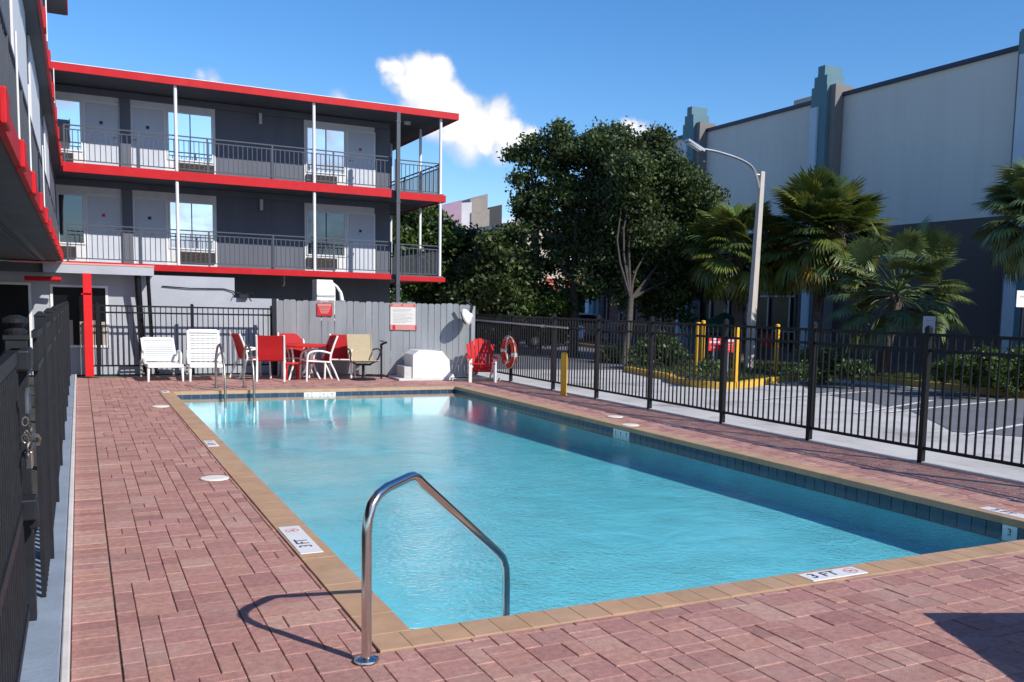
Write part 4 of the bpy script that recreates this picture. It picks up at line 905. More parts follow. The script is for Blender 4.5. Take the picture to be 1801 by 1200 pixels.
# ------------------------------------------------------------------ beyond the fence
def street_lamp():
    t = thing('street_lamp', 'tall street lamp with a pale concrete pole and curved metal arm', 'street lamp', (16.55, 20.6, 0))
    b = Vector((16.42, 20.6, 0)); tp = on_y(1340, 302, 20.6)
    s = MB(); s.tube([b, tp], [.145, .095], 4); s.build('pole', M['polec'], t, bevel=.01)
    e = on_y(1232, 262, 20.45); a = tp+Vector((-.02, 0, -.12))
    s = MB(); s.tube(catmull([tp+Vector((-.08, -.02, -.45)), tp+Vector((-.30, -.03, .02)), on_y(1305, 282, 20.55), on_y(1265, 268, 20.5), e+Vector((.12, 0, .0))]), .035, 10); s.tube([tp+Vector((-.02, 0, -.1)), tp+Vector((-.25, 0, -.10))], .03, 8); s.build('arm', M['alu'], t, smooth=True)
    d = Vector((-.93, 0, .36)).normalized(); u = Vector((.36, 0, .93)).normalized(); y = Vector((0, 1, 0)); c = e+d*.0
    def P(p, q, r): return c+d*p+y*q+u*r
    s = MB(); s.hexa([P(-.12, -.08, -.05), P(-.12, .08, -.05), P(-.12, .06, .05), P(-.12, -.06, .05), P(.48, -.13, -.03), P(.48, .13, -.03), P(.48, .09, .05), P(.48, -.09, .05)]); s.build('lamp_head', M['alu'], t, bevel=.02)
    s = MB(); s.hexa([P(0, -.08, -.07), P(0, .08, -.07), P(0, .08, -.045), P(0, -.08, -.045), P(.40, -.09, -.055), P(.40, .09, -.055), P(.40, .09, -.03), P(.40, -.09, -.03)]); s.build('lens', M['lampglass'], t)
    s = MB(); s.lathe([(.25, 0), (.25, .08), (.15, .12)], (16.42, 20.6, 0), 4); s.build('base', M['concrete'], t)
street_lamp()

def bollard(px, py, ytop, label, h=None):
    b = on_z(px, py); D = Vector(b)-Vector((0, 0, CAMZ)); 
    h = h or 1.0; r = .06
    s = MB(); s.tube([b, b+Vector((0, 0, h))], r, 14); s.lathe([(r, h), (r*.8, h+.02), (.001, h+.03)], (b.x, b.y, 0), 14)
    o = s.build('bollard', M['yellow'], smooth=True); tag(o, label, 'bollard', 'yellow bollards in the parking lot')
bollard(991, 696, 622, 'yellow bollard just behind the fence, right of the life ring', .80)
bollard(1292, 681, 580, 'thick yellow bollard on the island kerb right of the red signs', 1.32)
bollard(1225, 661, 577, 'yellow bollard left of the red signs, nearer of a close pair', 1.36)
bollard(1234, 656, 577, 'yellow bollard left of the red signs, farther of a close pair', 1.40)
bollard(1364, 664, 582, 'yellow bollard right of the lamp pole', 1.36)

def island():
    # planted island with a yellow kerb; grass and mulch bed along the theatre
    pts = [on_z(*p) for p in ((1180, 668), (1185, 673), (1210, 678), (1245, 682), (1290, 683), (1340, 676), (1400, 669), (1470, 668))]
    pts = [Vector((p.x, p.y, 0)) for p in pts]
    back = [Vector((17.8, 20.5, 0)), Vector((18, 26, 0)), Vector((15.5, 25.5, 0)), Vector((13.0, 21.5, 0))]
    bed = pts+back
    s = MB(); s.prism([(p.x, p.y) for p in bed], 'z', -.02, .10); struct(s, 'planting_island', M['soil'])
    s = MB(); loop = catmull(pts, 3)
    for a, b in zip(loop, loop[1:]): s.bar(a+Vector((0, 0, .06)), b+Vector((0, 0, .06)), .16, .15)
    s.bar(Vector((13.0, 21.5, .06)), pts[0]+Vector((0, 0, .06)), .16, .15); struct(s, 'yellow_kerb', M['islandkerb'])
    s = MB(); s.box(17.72, -30, -.02, 26, 17.9, .09); s.hexa([(17.72, 17.9, -.02), (26, 17.9, -.02), (26, 62, -.02), (22.5, 62, -.02), (17.72, 17.9, .09), (26, 17.9, .09), (26, 62, .09), (22.5, 62, .09)]); struct(s, 'planting_bed', M['soil'])
    s = MB(); s.box(17.56, -30, -.02, 17.72, 17.9, .14); s.bar((17.64, 17.8, .06), (22.4, 62, .06), .16, .15); struct(s, 'kerb', M['kerbyellow'])
    s = MB()
    def tuft(x, y, hh, a):
        for _ in range(3):
            an = random.uniform(0, 6.28); dx, dy = math.cos(an)*.02, math.sin(an)*.02; lx, ly = random.gauss(0, hh*.4), random.gauss(0, hh*.4)
            s.face([(x-dx, y-dy, .09), (x+dx, y+dy, .09), (x+lx, y+ly, .09+hh)], a)
    for _ in range(5000): tuft(random.uniform(17.75, 19.2), random.uniform(8, 24), random.uniform(.04, .14), random.random())
    P_ = [(p.x, p.y) for p in bed]
    for _ in range(3500):
        x, y = random.uniform(12.3, 17.5), random.uniform(16.9, 24)
        if x < 12.6+(22-y)*.0: continue
        ins = False; j = len(P_)-1
        for i in range(len(P_)):
            if (P_[i][1] > y) != (P_[j][1] > y) and x < (P_[j][0]-P_[i][0])*(y-P_[i][1])/(P_[j][1]-P_[i][1])+P_[i][0]: ins = not ins
            j = i
        if ins: tuft(x, y, random.uniform(.04, .13), random.random())
    o = s.build('grass', M['grass'], fix=False); tag(o, 'short rough grass along the yellow kerbs', 'grass'); o['kind'] = 'stuff'
island()

def theatre():
    t = thing('theatre_building', 'huge windowless theatre with stepped blue green piers and dark lower wall', 'building', (26, 30, 0))
    X = 26.; k = X/30
    ztop = 10.0; zb = 4.93
    s = MB(); s.box(X, -12, 0, X+40, 46.9, ztop); s.build('wall', M['theatre'], t)
    s = MB(); s.box(X-.04, -12, 0, X, 46.9, zb); s.build('lower_wall', M['theatredark'], t)
    s = MB(); s.box(X-.10, -12, ztop, X+40, 47.0, ztop+.14); s.build('parapet_cap', M['cap'], t)
    for yc in (10.6, 18.96, 28.17, 37.0, 46.2):
        if yc > 40: pass
        w = .67
        p = MB(); p.box(X-.45, yc-w, 0, X-.041, yc+w, ztop+.15); p.box(X-.45, yc-w, ztop+.15, X+.45, yc+w, ztop+.42); pr = p.build('pier', M['pier'], t)
        q = MB(); q.box(X-.60, yc-.36, 0, X-.451, yc+.50, ztop+.42); q.box(X-.60, yc-.33, ztop+.421, X+.30, yc+.37, ztop+.80); q.box(X-.60, yc-.19, ztop+.80, X+.28, yc+.19, ztop+1.18); q.build('stepped_cap', M['teal'], pr)
        q = MB(); q.box(X-.68, yc+.06, 0, X-.601, yc+.44, ztop-.35); q.build('pale_strip', M['paleblue'], pr)
    # recessed glazing
    zg = 3.9
    g = MB(); g.box(X-.07, 29.6, .3, X-.041, 46.0, zg); g.build('glazing', M['darkglass'], t)
    y = 29.9
    i = 0
    while y < 46:
        q = MB(); q.box(X-.16, y-.05, .1, X-.071, y+.05, zg+.05); q.build('mullion', M['mullion'], t)
        if 40 < y < 45.5 or i % 5 == 2:
            q = MB(); q.box(X-.09, y+.12, .9, X-.072, y+1.2, 3.2); q.build('poster_panel', M['redpanel'], t)
        y += 1.38; i += 1
    q = MB(); q.box(X-.14, 29.6, 2.35, X-.075, 46, 2.42); q.box(X-.14, 29.6, .9, X-.075, 46, .96); q.build('transom', M['mullion'], t)
    q = MB(); q.box(X+3, 32.5, ztop+.14, X+4.6, 33.9, ztop+1.35); q.build('roof_vent', M['cream'], t)
    q = MB(); q.box(X-.5, 13.9, 1.7, X-.30, 14.9, 3.0); q.build('notice_case', M['signwhite'], t)
theatre()

def small_sign(px0, py0, px1, py1, base, name, label, face, rows, rz=0, postm='alu'):
    A = on_y(px0, py0, base[1]); B = on_y(px1, py1, base[1]); cx = (A.x+B.x)/2; W = abs(B.x-A.x); H = abs(A.z-B.z); c = Vector((cx, base[1], (A.z+B.z)/2))
    t = thing('sign_on_post', label, 'sign', (cx, base[1], 0), 0, world=False)
    s = MB(); s.box(-W/2, -.03, c.z-H/2, W/2, -.02, c.z+H/2); s.build('sign_panel', M[face], t)
    for (nm, u0, v0, u1, v1, m) in rows:
        s = MB(); s.box(-W/2+u0*W, -.034, c.z+H/2-v1*H, -W/2+u1*W, -.0305, c.z+H/2-v0*H); s.build(nm, M[m], t)
    s = MB(); s.box(-.025, -.019, 0, .025, .02, c.z+H/2-.02); s.build('post', M[postm], t)
    return t
small_sign(1245, 592, 1266, 617, (13.9, 18.9), '', 'red sign with pale bands, left of the pair on the island', 'signred', [('print_band', .1, .32, .9, .46, 'signlilac'), ('print_mark', .35, .05, .65, .25, 'signlilac'), ('print_line', .2, .72, .8, .82, 'signpink')])
small_sign(1270, 596, 1290, 620, (14.3, 18.7), '', 'red sign with a pale top band, right of the pair on the island', 'signred', [('print_band', .05, .06, .95, .22, 'signlilac'), ('print_line', .15, .38, .85, .46, 'signpink'), ('print_line', .15, .55, .8, .62, 'signpink'), ('print_line', .2, .72, .8, .8, 'signpink')])
small_sign(1623, 556, 1642, 589, (18.2, 15.4), '', 'small white parking sign in front of the small palm', 'signlilac', [('print_line', .2, .2, .8, .27, 'signgrey'), ('print_line', .2, .45, .8, .5, 'signgrey'), ('print_band', .2, .68, .8, .76, 'carblue')])
small_sign(1787, 511, 1812, 541, (18.1, 12.9), '', 'cream sign on a dark post at the right edge of the photo', 'signwhite', [('print_line', .2, .3, .8, .4, 'signgrey')], postm='blackold')
def store_sign():
    a = on_y(1012, 563, 48); b = on_y(1036, 581, 48)
    t = thing('ground_sign', 'low dark sign with white lettering under the oak', 'sign', ((a.x+b.x)/2, 48, 0))
    s = MB(); s.box(a.x-.3, 48, 0, b.x+.3, 48.3, a.z); s.build('sign_panel', M['darkcl'], t)
    for i, (u, h) in enumerate(((.05, .3), (.28, .22), (.5, .3), (.74, .42))):
        W = b.x-a.x; s = MB(); s.box(a.x+u*W, 47.97, a.z-.65, a.x+(u+.15)*W, 47.995, a.z-.65+h); s.build('letter_mark', M['signwhite'], t)
store_sign()

def canopy_stand():
    c = on_z(1275, 652); c = Vector((17.1, 25.0, 0))
    t = thing('market_umbrella', 'dark green market umbrella behind the red signs', 'umbrella', c)
    rad = .95*1.25; z = 2.42; h0 = 1.72; n = 8; s = MB()
    P0 = on_y(1275, 549, 25.0); x, y = P0.x, 25.0; z = P0.z; h0 = on_y(1275, 578, 25.0).z
    for k in range(n):
        a, b = 2*math.pi*k/n, 2*math.pi*(k+1)/n
        s.face([(x, y, z), (x+rad*math.cos(a), y+rad*math.sin(a), h0), (x+rad*math.cos(b), y+rad*math.sin(b), h0)]); s.face([(x+rad*math.cos(a), y+rad*math.sin(a), h0), (x+rad*math.cos(a), y+rad*math.sin(a), h0-.12), (x+rad*math.cos(b), y+rad*math.sin(b), h0-.12), (x+rad*math.cos(b), y+rad*math.sin(b), h0)])
    s.build('canopy', M['greenc'], t, fix=False); s = MB(); s.tube([(x, y, 0), (x, y, z+.08)], .025, 8); s.build('pole', M['alu'], t)
    u = thing('valet_stand', 'dark stand with a red panel under the green umbrella', 'stand', (x+1.1, y-.6, 0))
    s = MB(); s.box(x+.85, y-.8, .1, x+1.35, y-.4, 1.05); s.build('cabinet', M['railing'], u, bevel=.02); s = MB(); s.box(x+.92, y-.815, .55, x+1.28, y-.801, .95); s.build('front_panel', M['signred'], u); s = MB(); s.prism([(x+.80, 1.051), (x+1.4, 1.051), (x+1.4, 1.10), (x+.8, 1.2)], 'y', y-.85, y-.35); s.build('sloped_top', M['darkcl'], u)
canopy_stand()

# ------------------------------------------------------------------ far buildings
def far_buildings():
    t = thing('restaurant_building', 'cream building with red awnings seen through the trees', 'building', (30, 75, 0))
    Y = 75.; a = on_y(880, 455, Y); b = on_y(1046, 470, Y)
    s = MB(); s.box(a.x, Y, 0, b.x, Y+14, a.z); s.build('wall', M['cream'], t)
    s = MB(); s.box(a.x+1, Y-.5, a.z, a.x+6.5, Y+8, a.z+3.2); s.build('tower', M['cream'], t)
    s = MB(); s.box(a.x-.3, Y-.4, a.z-.02, b.x+.3, Y+14.2, a.z+.35); s.build('cornice', M['trim'], t)
    W = b.x-a.x
    for i in range(5): 
        x = a.x+W*(.08+.19*i); s = MB(); s.box(x, Y-.06, .8, x+W*.11, Y-.01, 2.7); wn = s.build('window', M['darkglass'], t); s = MB(); s.box(x-.08, Y-.1, 2.7, x+W*.11+.08, Y-.02, 2.82); s.build('frame', M['trim'], wn)
    for i in range(3):
        x = a.x+W*(.03+.33*i); s = MB(); s.prism([(Y-1.0, 3.0), (Y-.02, 3.0), (Y-.02, 3.8)], 'x', x, x+W*.24); s.build('awning', M['tile'], t)
    for i in range(4): s = MB(); s.box(a.x+1.5+1.2*i, Y-.56, a.z+1.0, a.x+2.2+1.2*i, Y-.51, a.z+2.6); s.build('window', M['darkglass'], t)
    s = MB(); s.box(b.x-5, Y-.05, 3.9, b.x-1, Y-.011, 4.3); s.build('red_band', M['tile'], t)
    u = thing('clad_building', 'distant building with tall jagged mauve, pale and dark cladding panels', 'building', (22, 95, 0))
    Y = 95
    for x0, x1, y0, y1, m_, dy in ((776, 812, 362, 352, 'dullpurple', 0), (808, 830, 357, 356, 'palecl', .8), (827, 858, 350, 341, 'taupecl', 1.6), (829, 861, 374, 368, 'taupecl', .6), (861, 883, 366, 360, 'darkcl', 2.2)):
        A = on_y(x0, y0, Y+dy); B = on_y(x1, y1, Y+dy); s = MB(); s.prism([(A.x, 0), (B.x, 0), (B.x, B.z), (A.x, A.z)], 'y', Y+dy, Y+dy+5); s.build('cladding_panel', M[m_], u)
far_buildings()

# ------------------------------------------------------------------ cars
def car(loc, rz, m_, label):
    t = thing('parked_car', label, 'car', loc, rz, 'cars parked beyond the fence', world=False)
    prof = [(-2.2, .35), (-2.25, .62), (-2.1, .84), (-1.55, .92), (-1.0, 1.36), (-.6, 1.46), (.7, 1.46), (1.1, 1.38), (1.75, .98), (2.2, .90), (2.25, .55), (2.2, .32)]
    body = MB(); body.prism(prof, 'y', -.86, .86); b = body.build('body', M[m_], t, bevel=.09)
    for sy in (-1, 1):
        s = MB(); s.prism([(-1.30, .98), (-.92, 1.32), (-.10, 1.38), (-.10, .96)], 'y', sy*.862-.004, sy*.862+.004); s.build('side_window', M['darkglass'], t)
        s = MB(); s.prism([(-.02, .96), (-.02, 1.38), (.72, 1.38), (1.02, 1.30), (1.45, .98)], 'y', sy*.862-.004, sy*.862+.004); s.build('side_window', M['darkglass'], t)
        for x in (-1.38, 1.42):
            s = MB(); s.tube([(x, sy*.70, .32), (x, sy*.90, .32)], .32, 20); w = s.build('wheel', M['tyre'], t); s = MB(); s.tube([(x, sy*.88, .32), (x, sy*.91, .32)], .19, 14); s.build('rim', M['alu'], w)
        s = MB(); s.box(-2.27, sy*.66-.16, .62, -2.20, sy*.66+.16, .76); s.build('headlight', M['lampglass'], t); s = MB(); s.box(2.2, sy*.66-.14, .66, 2.275, sy*.66+.14, .84); s.build('tail_light', M['tile'], t)
    s = MB(); s.hexa([(-1.50, -.74, .95), (-1.50, .74, .95), (-1.44, .74, .98), (-1.44, -.74, .98), (-1.05, -.66, 1.355), (-1.05, .66, 1.355), (-1.0, .66, 1.37), (-1.0, -.66, 1.37)]); s.build('windscreen', M['darkglass'], t)
for px, py, dD, rz, m_, lab in ((868, 606, 38, 8, 'cardark', 'dark parked car behind the red chair'), (935, 604, 41, 5, 'carblue', 'blue parked car seen through the fence right of the life ring'), (1005, 604, 46, 0, 'carsilver', 'grey parked car under the oak'), (768, 560, 44, 10, 'carblue', 'parked car hidden behind the board fence')):
    p = deep(px, py, dD); car((p.x, p.y, 0), R(rz), m_, lab)

# ------------------------------------------------------------------ vegetation
rng = np.random.default_rng(11)
def leaves_mesh(centers, radii, per, leaf, m_, name='crown', density=1., twig=.22, flat=.75, holes=0.):
    """leaf-sized faces in twig clusters scattered through a crown made of clumps"""
    V = []; A = []
    for (c, r) in zip(centers, radii):
        n = max(8, int(per*density*(r**2)))
        d = rng.normal(size=(n, 3)); d /= np.linalg.norm(d, axis=1)[:, None]
        rad = rng.uniform(.12, 1.05, n)**.55
        tw = np.array(c)+d*rad[:, None]*r*np.array([1, 1, flat])
        tone = rng.uniform(0, 1, n)
        nl = 30
        P = np.repeat(tw, nl, 0)+rng.normal(size=(n*nl, 3))*twig*np.array([1, 1, .7])
        a = np.clip(np.repeat(tone, nl)+rng.normal(size=n*nl)*.12, .01, .99)
        V.append(P); A.append(a)
    P = np.concatenate(V); A = np.concatenate(A); n = len(P)
    u = rng.normal(size=(n, 3)); u /= np.linalg.norm(u, axis=1)[:, None]
    w = rng.normal(size=(n, 3)); w -= (w*u).sum(1)[:, None]*u; w /= np.linalg.norm(w, axis=1)[:, None]
    L = leaf*rng.uniform(.6, 1.3, n)[:, None]
    p0 = P-u*L*.5; p1 = P+w*L*.28; p2 = P+u*L*.5; p3 = P-w*L*.28
    vs = np.stack([p0, p1, p2, p3], 1).reshape(-1, 3)
    me = bpy.data.meshes.new(name); me.vertices.add(4*n); me.vertices.foreach_set('co', vs.astype(np.float32).ravel())
    me.loops.add(4*n); me.loops.foreach_set('vertex_index', np.arange(4*n, dtype=np.int32)); me.polygons.add(n); me.polygons.foreach_set('loop_start', np.arange(0, 4*n, 4, dtype=np.int32))
    me.update(); me.validate(); at = me.attributes.new('rnd', 'FLOAT', 'FACE'); at.data.foreach_set('value', A.astype(np.float32)); me.materials.append(m_); return me
def tree(name, label, cat, blobs, D, base, m_leaf, m_bark, per=520, leaf=.16, trunk_r=.22, split=.35, jitter=1.0, twig=.2, group=None, rim=4):
    t = thing(name, label, cat, base, group=group)
    cs, rs = [], []
    bl = list(blobs)
    for b in blobs:
        if b[2] > 18 and jitter > .9:
            for _ in range(rim):
                a = random.uniform(0, 6.28); q = b[2]*random.uniform(.95, 1.3); bl.append((b[0]+math.cos(a)*q, b[1]+math.sin(a)*q*.9, b[2]*random.uniform(.16, .3)))
    for b in bl:
        x, y, r = b[:3]; dd = D+(b[3] if len(b) > 3 else random.uniform(-jitter, jitter)); c = deep(x, y, dd); R_ = r/F*dd
        cs.append(c); rs.append(R_)
        if r > 35:                                            # depth behind and in front so the crown has volume
            cs.append(deep(x+random.uniform(-8, 8), y+random.uniform(-8, 8), dd+R_*1.1)); rs.append(R_*.85)
            cs.append(deep(x+random.uniform(-8, 8), y+random.uniform(-8, 8), dd-R_*.9)); rs.append(R_*.75)
    me = leaves_mesh(cs, rs, per, leaf, M[m_leaf], twig=twig)
    for v in (me,): me.transform(Matrix.Translation(-Vector(base)))
    o = bpy.data.objects.new('crown', me); COL.objects.link(o); o.parent = t; o['kind'] = 'stuff'
    zc = sum(c.z for c in cs)/len(cs); top = Vector((sum(c.x for c in cs)/len(cs), sum(c.y for c in cs)/len(cs), zc)); b0 = Vector(base)
    fork = b0.lerp(Vector((b0.x*.6+top.x*.4, b0.y*.6+top.y*.4, zc)), split*1.3)
    s = MB(); s.tube([b0-Vector((0, 0, .1)), b0+Vector((0, 0, .25)), b0.lerp(fork, .5)+Vector((.05, 0, 0)), fork], [trunk_r*1.5, trunk_r*1.05, trunk_r*.92, trunk_r*.8], 10); s.build('trunk', M[m_bark], t, smooth=True)
    s = MB()
    big = [q for q in zip(cs, rs) if q[1] >= .35]; random.shuffle(big)
    for c, r in big[:11]:
        mid = fork.lerp(c, .45)+Vector((random.uniform(-.4, .4), random.uniform(.0, .5), random.uniform(-.2, .45)))
        s.tube(catmull([fork, mid, c, c+(c-mid)*.3], 3), [trunk_r*.42, trunk_r*.38, trunk_r*.33, trunk_r*.28, trunk_r*.22, trunk_r*.18, trunk_r*.14, trunk_r*.1, trunk_r*.07, .012], 6)
        for _ in range(4):
            q = c+Vector((random.gauss(0, r*.6), random.gauss(0, r*.6), random.gauss(0, r*.5))); s.tube([mid.lerp(c, .6), q], [.025, .008], 4)
    s.build('branches', M['bark'], t, kind='stuff'); return t
G0 = Vector(on_z(1008, 628)); G1 = Vector(on_z(1097, 640))
tree('oak_tree', 'large dark oak with an open crown rising above the fence, left of two', 'tree',
     [(985, 300, 34), (965, 265, 30), (1000, 250, 24), (985, 226, 10), (935, 290, 26), (915, 272, 13), (925, 335, 26), (960, 345, 34), (1005, 340, 44), (1035, 290, 38), (1050, 255, 20), (940, 385, 22), (915, 402, 16), (975, 395, 34), (1020, 400, 44), (950, 425, 18), (1050, 350, 50), (1000, 455, 26), (1045, 445, 40), (965, 470, 14), (990, 500, 14), (1045, 490, 24), (900, 275, 8), (1060, 232, 9), (1085, 300, 40)],
     33, (G0.x, G0.y, 0), 'oakleaf', 'bark', per=40, leaf=.15, trunk_r=.18, twig=.17, rim=6)
tree('oak_tree', 'large full crowned oak with a pale trunk, right of two', 'tree',
     [(1085, 262, 30), (1110, 300, 44), (1150, 285, 34), (1175, 320, 42), (1120, 350, 56), (1180, 375, 50), (1215, 345, 30), (1225, 385, 36), (1240, 350, 16), (1150, 420, 54), (1205, 430, 40), (1100, 420, 50), (1245, 410, 20), (1120, 470, 38), (1170, 480, 38), (1200, 500, 22), (1140, 255, 20), (1190, 290, 18), (1195, 535, 17), (1165, 520, 16), (1085, 480, 28), (1160, 238, 9), (1075, 440, 34), (1060, 480, 28), (1110, 505, 24), (1095, 535, 14), (1140, 530, 20), (1180, 545, 16), (1205, 560, 12), (1225, 480, 22), (1262, 345, 7), (1250, 375, 9)],
     31.5, (G1.x, G1.y, 0), 'oakleaf', 'palebark', per=135, leaf=.14, trunk_r=.12, twig=.20, rim=6)
tree('broadleaf_tree', 'leafy green tree behind the end balconies of the motel', 'tree',
     [(725, 385, 32), (750, 405, 30), (715, 430, 34), (785, 425, 24), (770, 448, 42), (735, 470, 42), (810, 440, 34), (825, 418, 16), (800, 485, 44), (760, 505, 44), (700, 480, 28), (830, 475, 32), (718, 376, 12), (745, 374, 10), (820, 520, 42), (775, 530, 36), (835, 445, 30)],
     36, (on_y(775, 560, 34).x, 34, 0), 'bushleaf', 'bark', per=85, leaf=.20, trunk_r=.17, twig=.24)
tree('broadleaf_tree', 'very dark dense tree between the motel and the oaks', 'tree',
     [(882, 448, 30), (860, 478, 40), (905, 468, 34), (925, 445, 14), (880, 510, 46), (845, 520, 38), (915, 500, 26), (905, 535, 28), (895, 412, 14), (870, 548, 30), (930, 475, 14)],
     33, (on_y(885, 580, 31.5).x, 31.5, 0), 'oakleaf', 'bark', per=130, leaf=.18, trunk_r=.20, twig=.22)
tree('shrub', 'yellow green shrub standing in front of the cream restaurant', 'shrub',
     [(925, 545, 20), (950, 530, 22), (980, 540, 22), (1000, 530, 14), (940, 570, 20), (975, 575, 20), (915, 575, 16)],
     33, (on_y(950, 600, 31).x, 31, 0), 'hedgeleaf', 'bark', per=420, leaf=.14, trunk_r=.06, twig=.16)
for i, (x, y, w, h, lab) in enumerate(((1720, 646, 44, 26, 'clipped light green hedge before the theatre, right of the parking sign'), (1792, 648, 26, 30, 'clipped hedge at the right edge of the photo'), (1660, 648, 16, 14, 'low round bush right of the small palm trunk'))):
    D = 19.6; c = deep(x, y, D)
    tree('hedge', lab, 'hedge', [(x-w*.6, y+2, h*.85, 0), (x-w*.2, y, h, 0), (x+w*.2, y, h, 0), (x+w*.6, y+2, h*.85, 0), (x, y+10, h, .3)], D, (c.x, c.y, .05), 'hedgeleaf', 'bark', per=1100, leaf=.07, trunk_r=.02, twig=.07)
for px, py, r, D, lab in ((1245, 646, 9, 20.5, 'small tufted plant left of the lamp pole'), (1400, 652, 12, 21.5, 'low plant behind the right hand bollard'), (1160, 612, 26, 26, 'dark shrub under the right oak'), (1450, 640, 26, 22.5, 'low shrub at the foot of the big palm'), (1500, 650, 18, 21, 'low shrub between the two middle palms'), (1080, 625, 22, 29, 'low shrub under the left oak')):
    c = deep(px, py, D); tree('shrub', lab, 'shrub', [(px-r*.5, py, r*.8, 0), (px+r*.5, py, r*.8, 0)], D, (c.x, c.y, .05), 'bushleaf', 'bark', per=700, leaf=.10, trunk_r=.02, twig=.1)
# backdrop of trees far behind
def backdrop(label, pts, D, h0):
    t = thing('tree_line', label, 'trees', (deep(pts[0], 500, D).x, deep(pts[0], 500, D).y, 0)); cs, rs = [], []
    for px in range(pts[0], pts[1], 14):
        for k in range(2): y = h0+random.uniform(0, 18)+k*22; c = deep(px, y, D+random.uniform(-2, 2)); cs.append(c); rs.append(26/F*D)
    me = leaves_mesh(cs, rs, 40, .4, M['bushleaf'], twig=.45); me.transform(Matrix.Translation(-ORG[t])); o = bpy.data.objects.new('foliage', me); COL.objects.link(o); o.parent = t; t['kind'] = 'stuff'; o['kind'] = 'stuff'
backdrop('distant dark trees low behind the parking lot', (700, 1060), 62, 528)

def frond_mesh(seed, mname, droop, R_=.66, n=30, stem=.8):
    """costapalmate fan leaf: petiole along +x then a fan of folded leaflets that droop at the tips"""
    rd = random.Random(seed); s = MB()
    pts = [Vector((0, 0, 0)), Vector((stem*.5, 0, stem*.10)), Vector((stem, 0, stem*.04*(1-droop)-.06*droop))]
    s.tube(pts, [.020, .014, .010], 4)
    o = pts[-1]
    for i in range(n):
        u = (i+.5)/n*2-1; a = u*R(118)+rd.gauss(0, .03); L = R_*(1-.28*abs(u)**1.5)*rd.uniform(.86, 1.08)
        d = Vector((math.cos(a), math.sin(a), 0)); side = Vector((-d.y, d.x, 0)); cup = .16*abs(u)
        prev = None; K = 5
        for k in range(K+1):
            v = k/K; w = .044*(1-v)**.7*(.55+.9*math.sin(min(1, v*2.2)*math.pi/2))+.001
            z = cup*v*L*.8-droop*L*.85*v**2.2+rd.gauss(0, .004); r = L*v*(1-.18*droop*v)
            p = o+d*r+Vector((0.10*(1-abs(u))*v, 0, z)); q = (p-side*w+Vector((0, 0, .012*(1-v))), p, p+side*w+Vector((0, 0, .012*(1-v))))
            if prev:
                if k < K: s.face([prev[0], prev[1], q[1], q[0]]); s.face([prev[1], prev[2], q[2], q[1]])
                else: s.face([prev[0], prev[1], p]); s.face([prev[1], prev[2], p])
            prev = q
    return s.mesh('frond', M[mname])
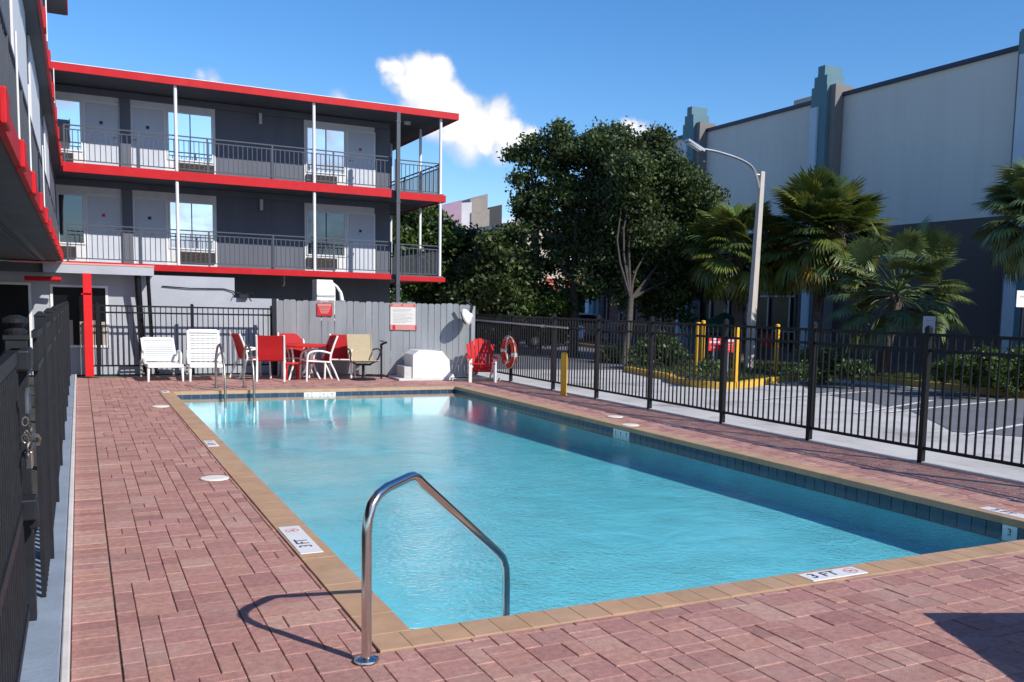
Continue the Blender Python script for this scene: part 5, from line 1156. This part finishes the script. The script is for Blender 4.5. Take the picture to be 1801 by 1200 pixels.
def palm(label, cx, cy, D, radius_px, base, trunk_top_r, kinds, n, seed, stem=.8, lean=0, hang=False):
    c = deep(cx, cy, D); Rt = radius_px/F*D
    t = thing('palm_tree', label, 'palm tree', base); rd = random.Random(seed)
    sc = Rt/1.75
    s = MB(); b = Vector(base); L = catmull([b, b.lerp(c, .4)+Vector((lean, 0, 0)), c-Vector((0, 0, .05))], 5)
    s.tube(L, [trunk_top_r*(1.25 if i == 0 else 1) for i in range(len(L))], 12); s.build('trunk', M['palmbark'], t, smooth=True)
    bm_ = MB(); bm_.hexa([(-.05, 0, 0), (.05, 0, 0), (.03, .05, 0), (-.03, .05, 0), (-.03, .12, .26), (.03, .12, .26), (.02, .14, .26), (-.02, .14, .26)]); boot = bm_.mesh('leaf_boot', M['palmbark'], fix=True)
    for k in range(26):
        f = rd.uniform(.45, 1.0); p = b.lerp(c, f); a = rd.uniform(0, 6.28); inst(boot, 'leaf_boot', t, p+Vector((math.sin(a)*-trunk_top_r*.75, math.cos(a)*trunk_top_r*.75, 0)), (0, 0, a))
    ms = [frond_mesh(seed+j, kinds[j % len(kinds)][0], kinds[j % len(kinds)][1], stem=stem) for j in range(len(kinds))]
    for k in range(n):
        f = (k+.5)/n; el = math.asin(1-1.72*f)*.92; az = k*2.39996+rd.gauss(0, .2)
        el = max(-1.15, min(1.25, el+rd.gauss(0, .12)))
        if hang or f > .70: j = rd.choice([i for i, q in enumerate(kinds) if q[2]] or [0])
        else: j = rd.choice([i for i, q in enumerate(kinds) if not q[2]])
        z_ = sc*rd.uniform(.86, 1.08)
        o = inst(ms[j], 'frond', t, c+Vector((0, 0, .1*math.sin(el))), (rd.gauss(0, .25), -el, az), (z_, z_, z_))
    return t
KG = [('frondgreen', .35, False), ('frondgreen', .55, False), ('frondyellow', .55, True), ('frondgreen', .7, True), ('frondgreen', .25, False), ('frondgreen', .8, True)]
KD = [('frondgreen', .4, False), ('frondgreen', .6, False), ('frondgreen', .75, True), ('frondgreen', .9, True)]
KB = [('frondblue', .25, False), ('frondblue', .45, False), ('frondblue', .55, True)]
bb = deep(1430, 640, 28.5)
palm('big palm with green and yellowing fan leaves right of the lamp pole', 1448, 425, 28.5, 132, (bb.x, bb.y, 0), .17, KG, 150, 21, stem=1.0)
bb = deep(1300, 640, 29.2)
palm('shorter dark palm behind the lamp pole, left of the big palm', 1300, 448, 29.2, 108, (bb.x, bb.y, 0), .15, KD, 100, 31, stem=1.0)
bb = on_z(1550, 668)
palm('small grey green palm with a short trunk behind the fence', 1577, 518, 23.9, 122, (bb.x, bb.y, 0), .12, KB, 62, 41, stem=1.25)
bb = deep(1850, 690, 20)
palm('dark palm whose crown reaches in at the right edge of the photo', 1836, 388, 20, 128, (bb.x, bb.y, 0), .16, [('frondblue', .5, False), ('frondblue', .75, False), ('frondblue', .95, True)], 110, 51, stem=.95)
# dry flower stalk of the big palm
def stalk():
    p0 = [o for o in bpy.data.objects if o.get('label', '').startswith('big palm')][0]; c = deep(1476, 395, 27.0); s = MB()
    for k in range(260):
        a = random.uniform(0, 6.28); z_ = random.uniform(-.62, .18); r_ = random.uniform(.02, .16)*(1-abs(z_+.2)); p = c+Vector((math.cos(a)*r_-z_*.15, math.sin(a)*r_, z_)); s.bar(p, p+Vector((random.gauss(0, .07), random.gauss(0, .07), -.15)), .014)
    s.build('flower_stalk', M['frondbrown'], p0, kind='stuff')
stalk()
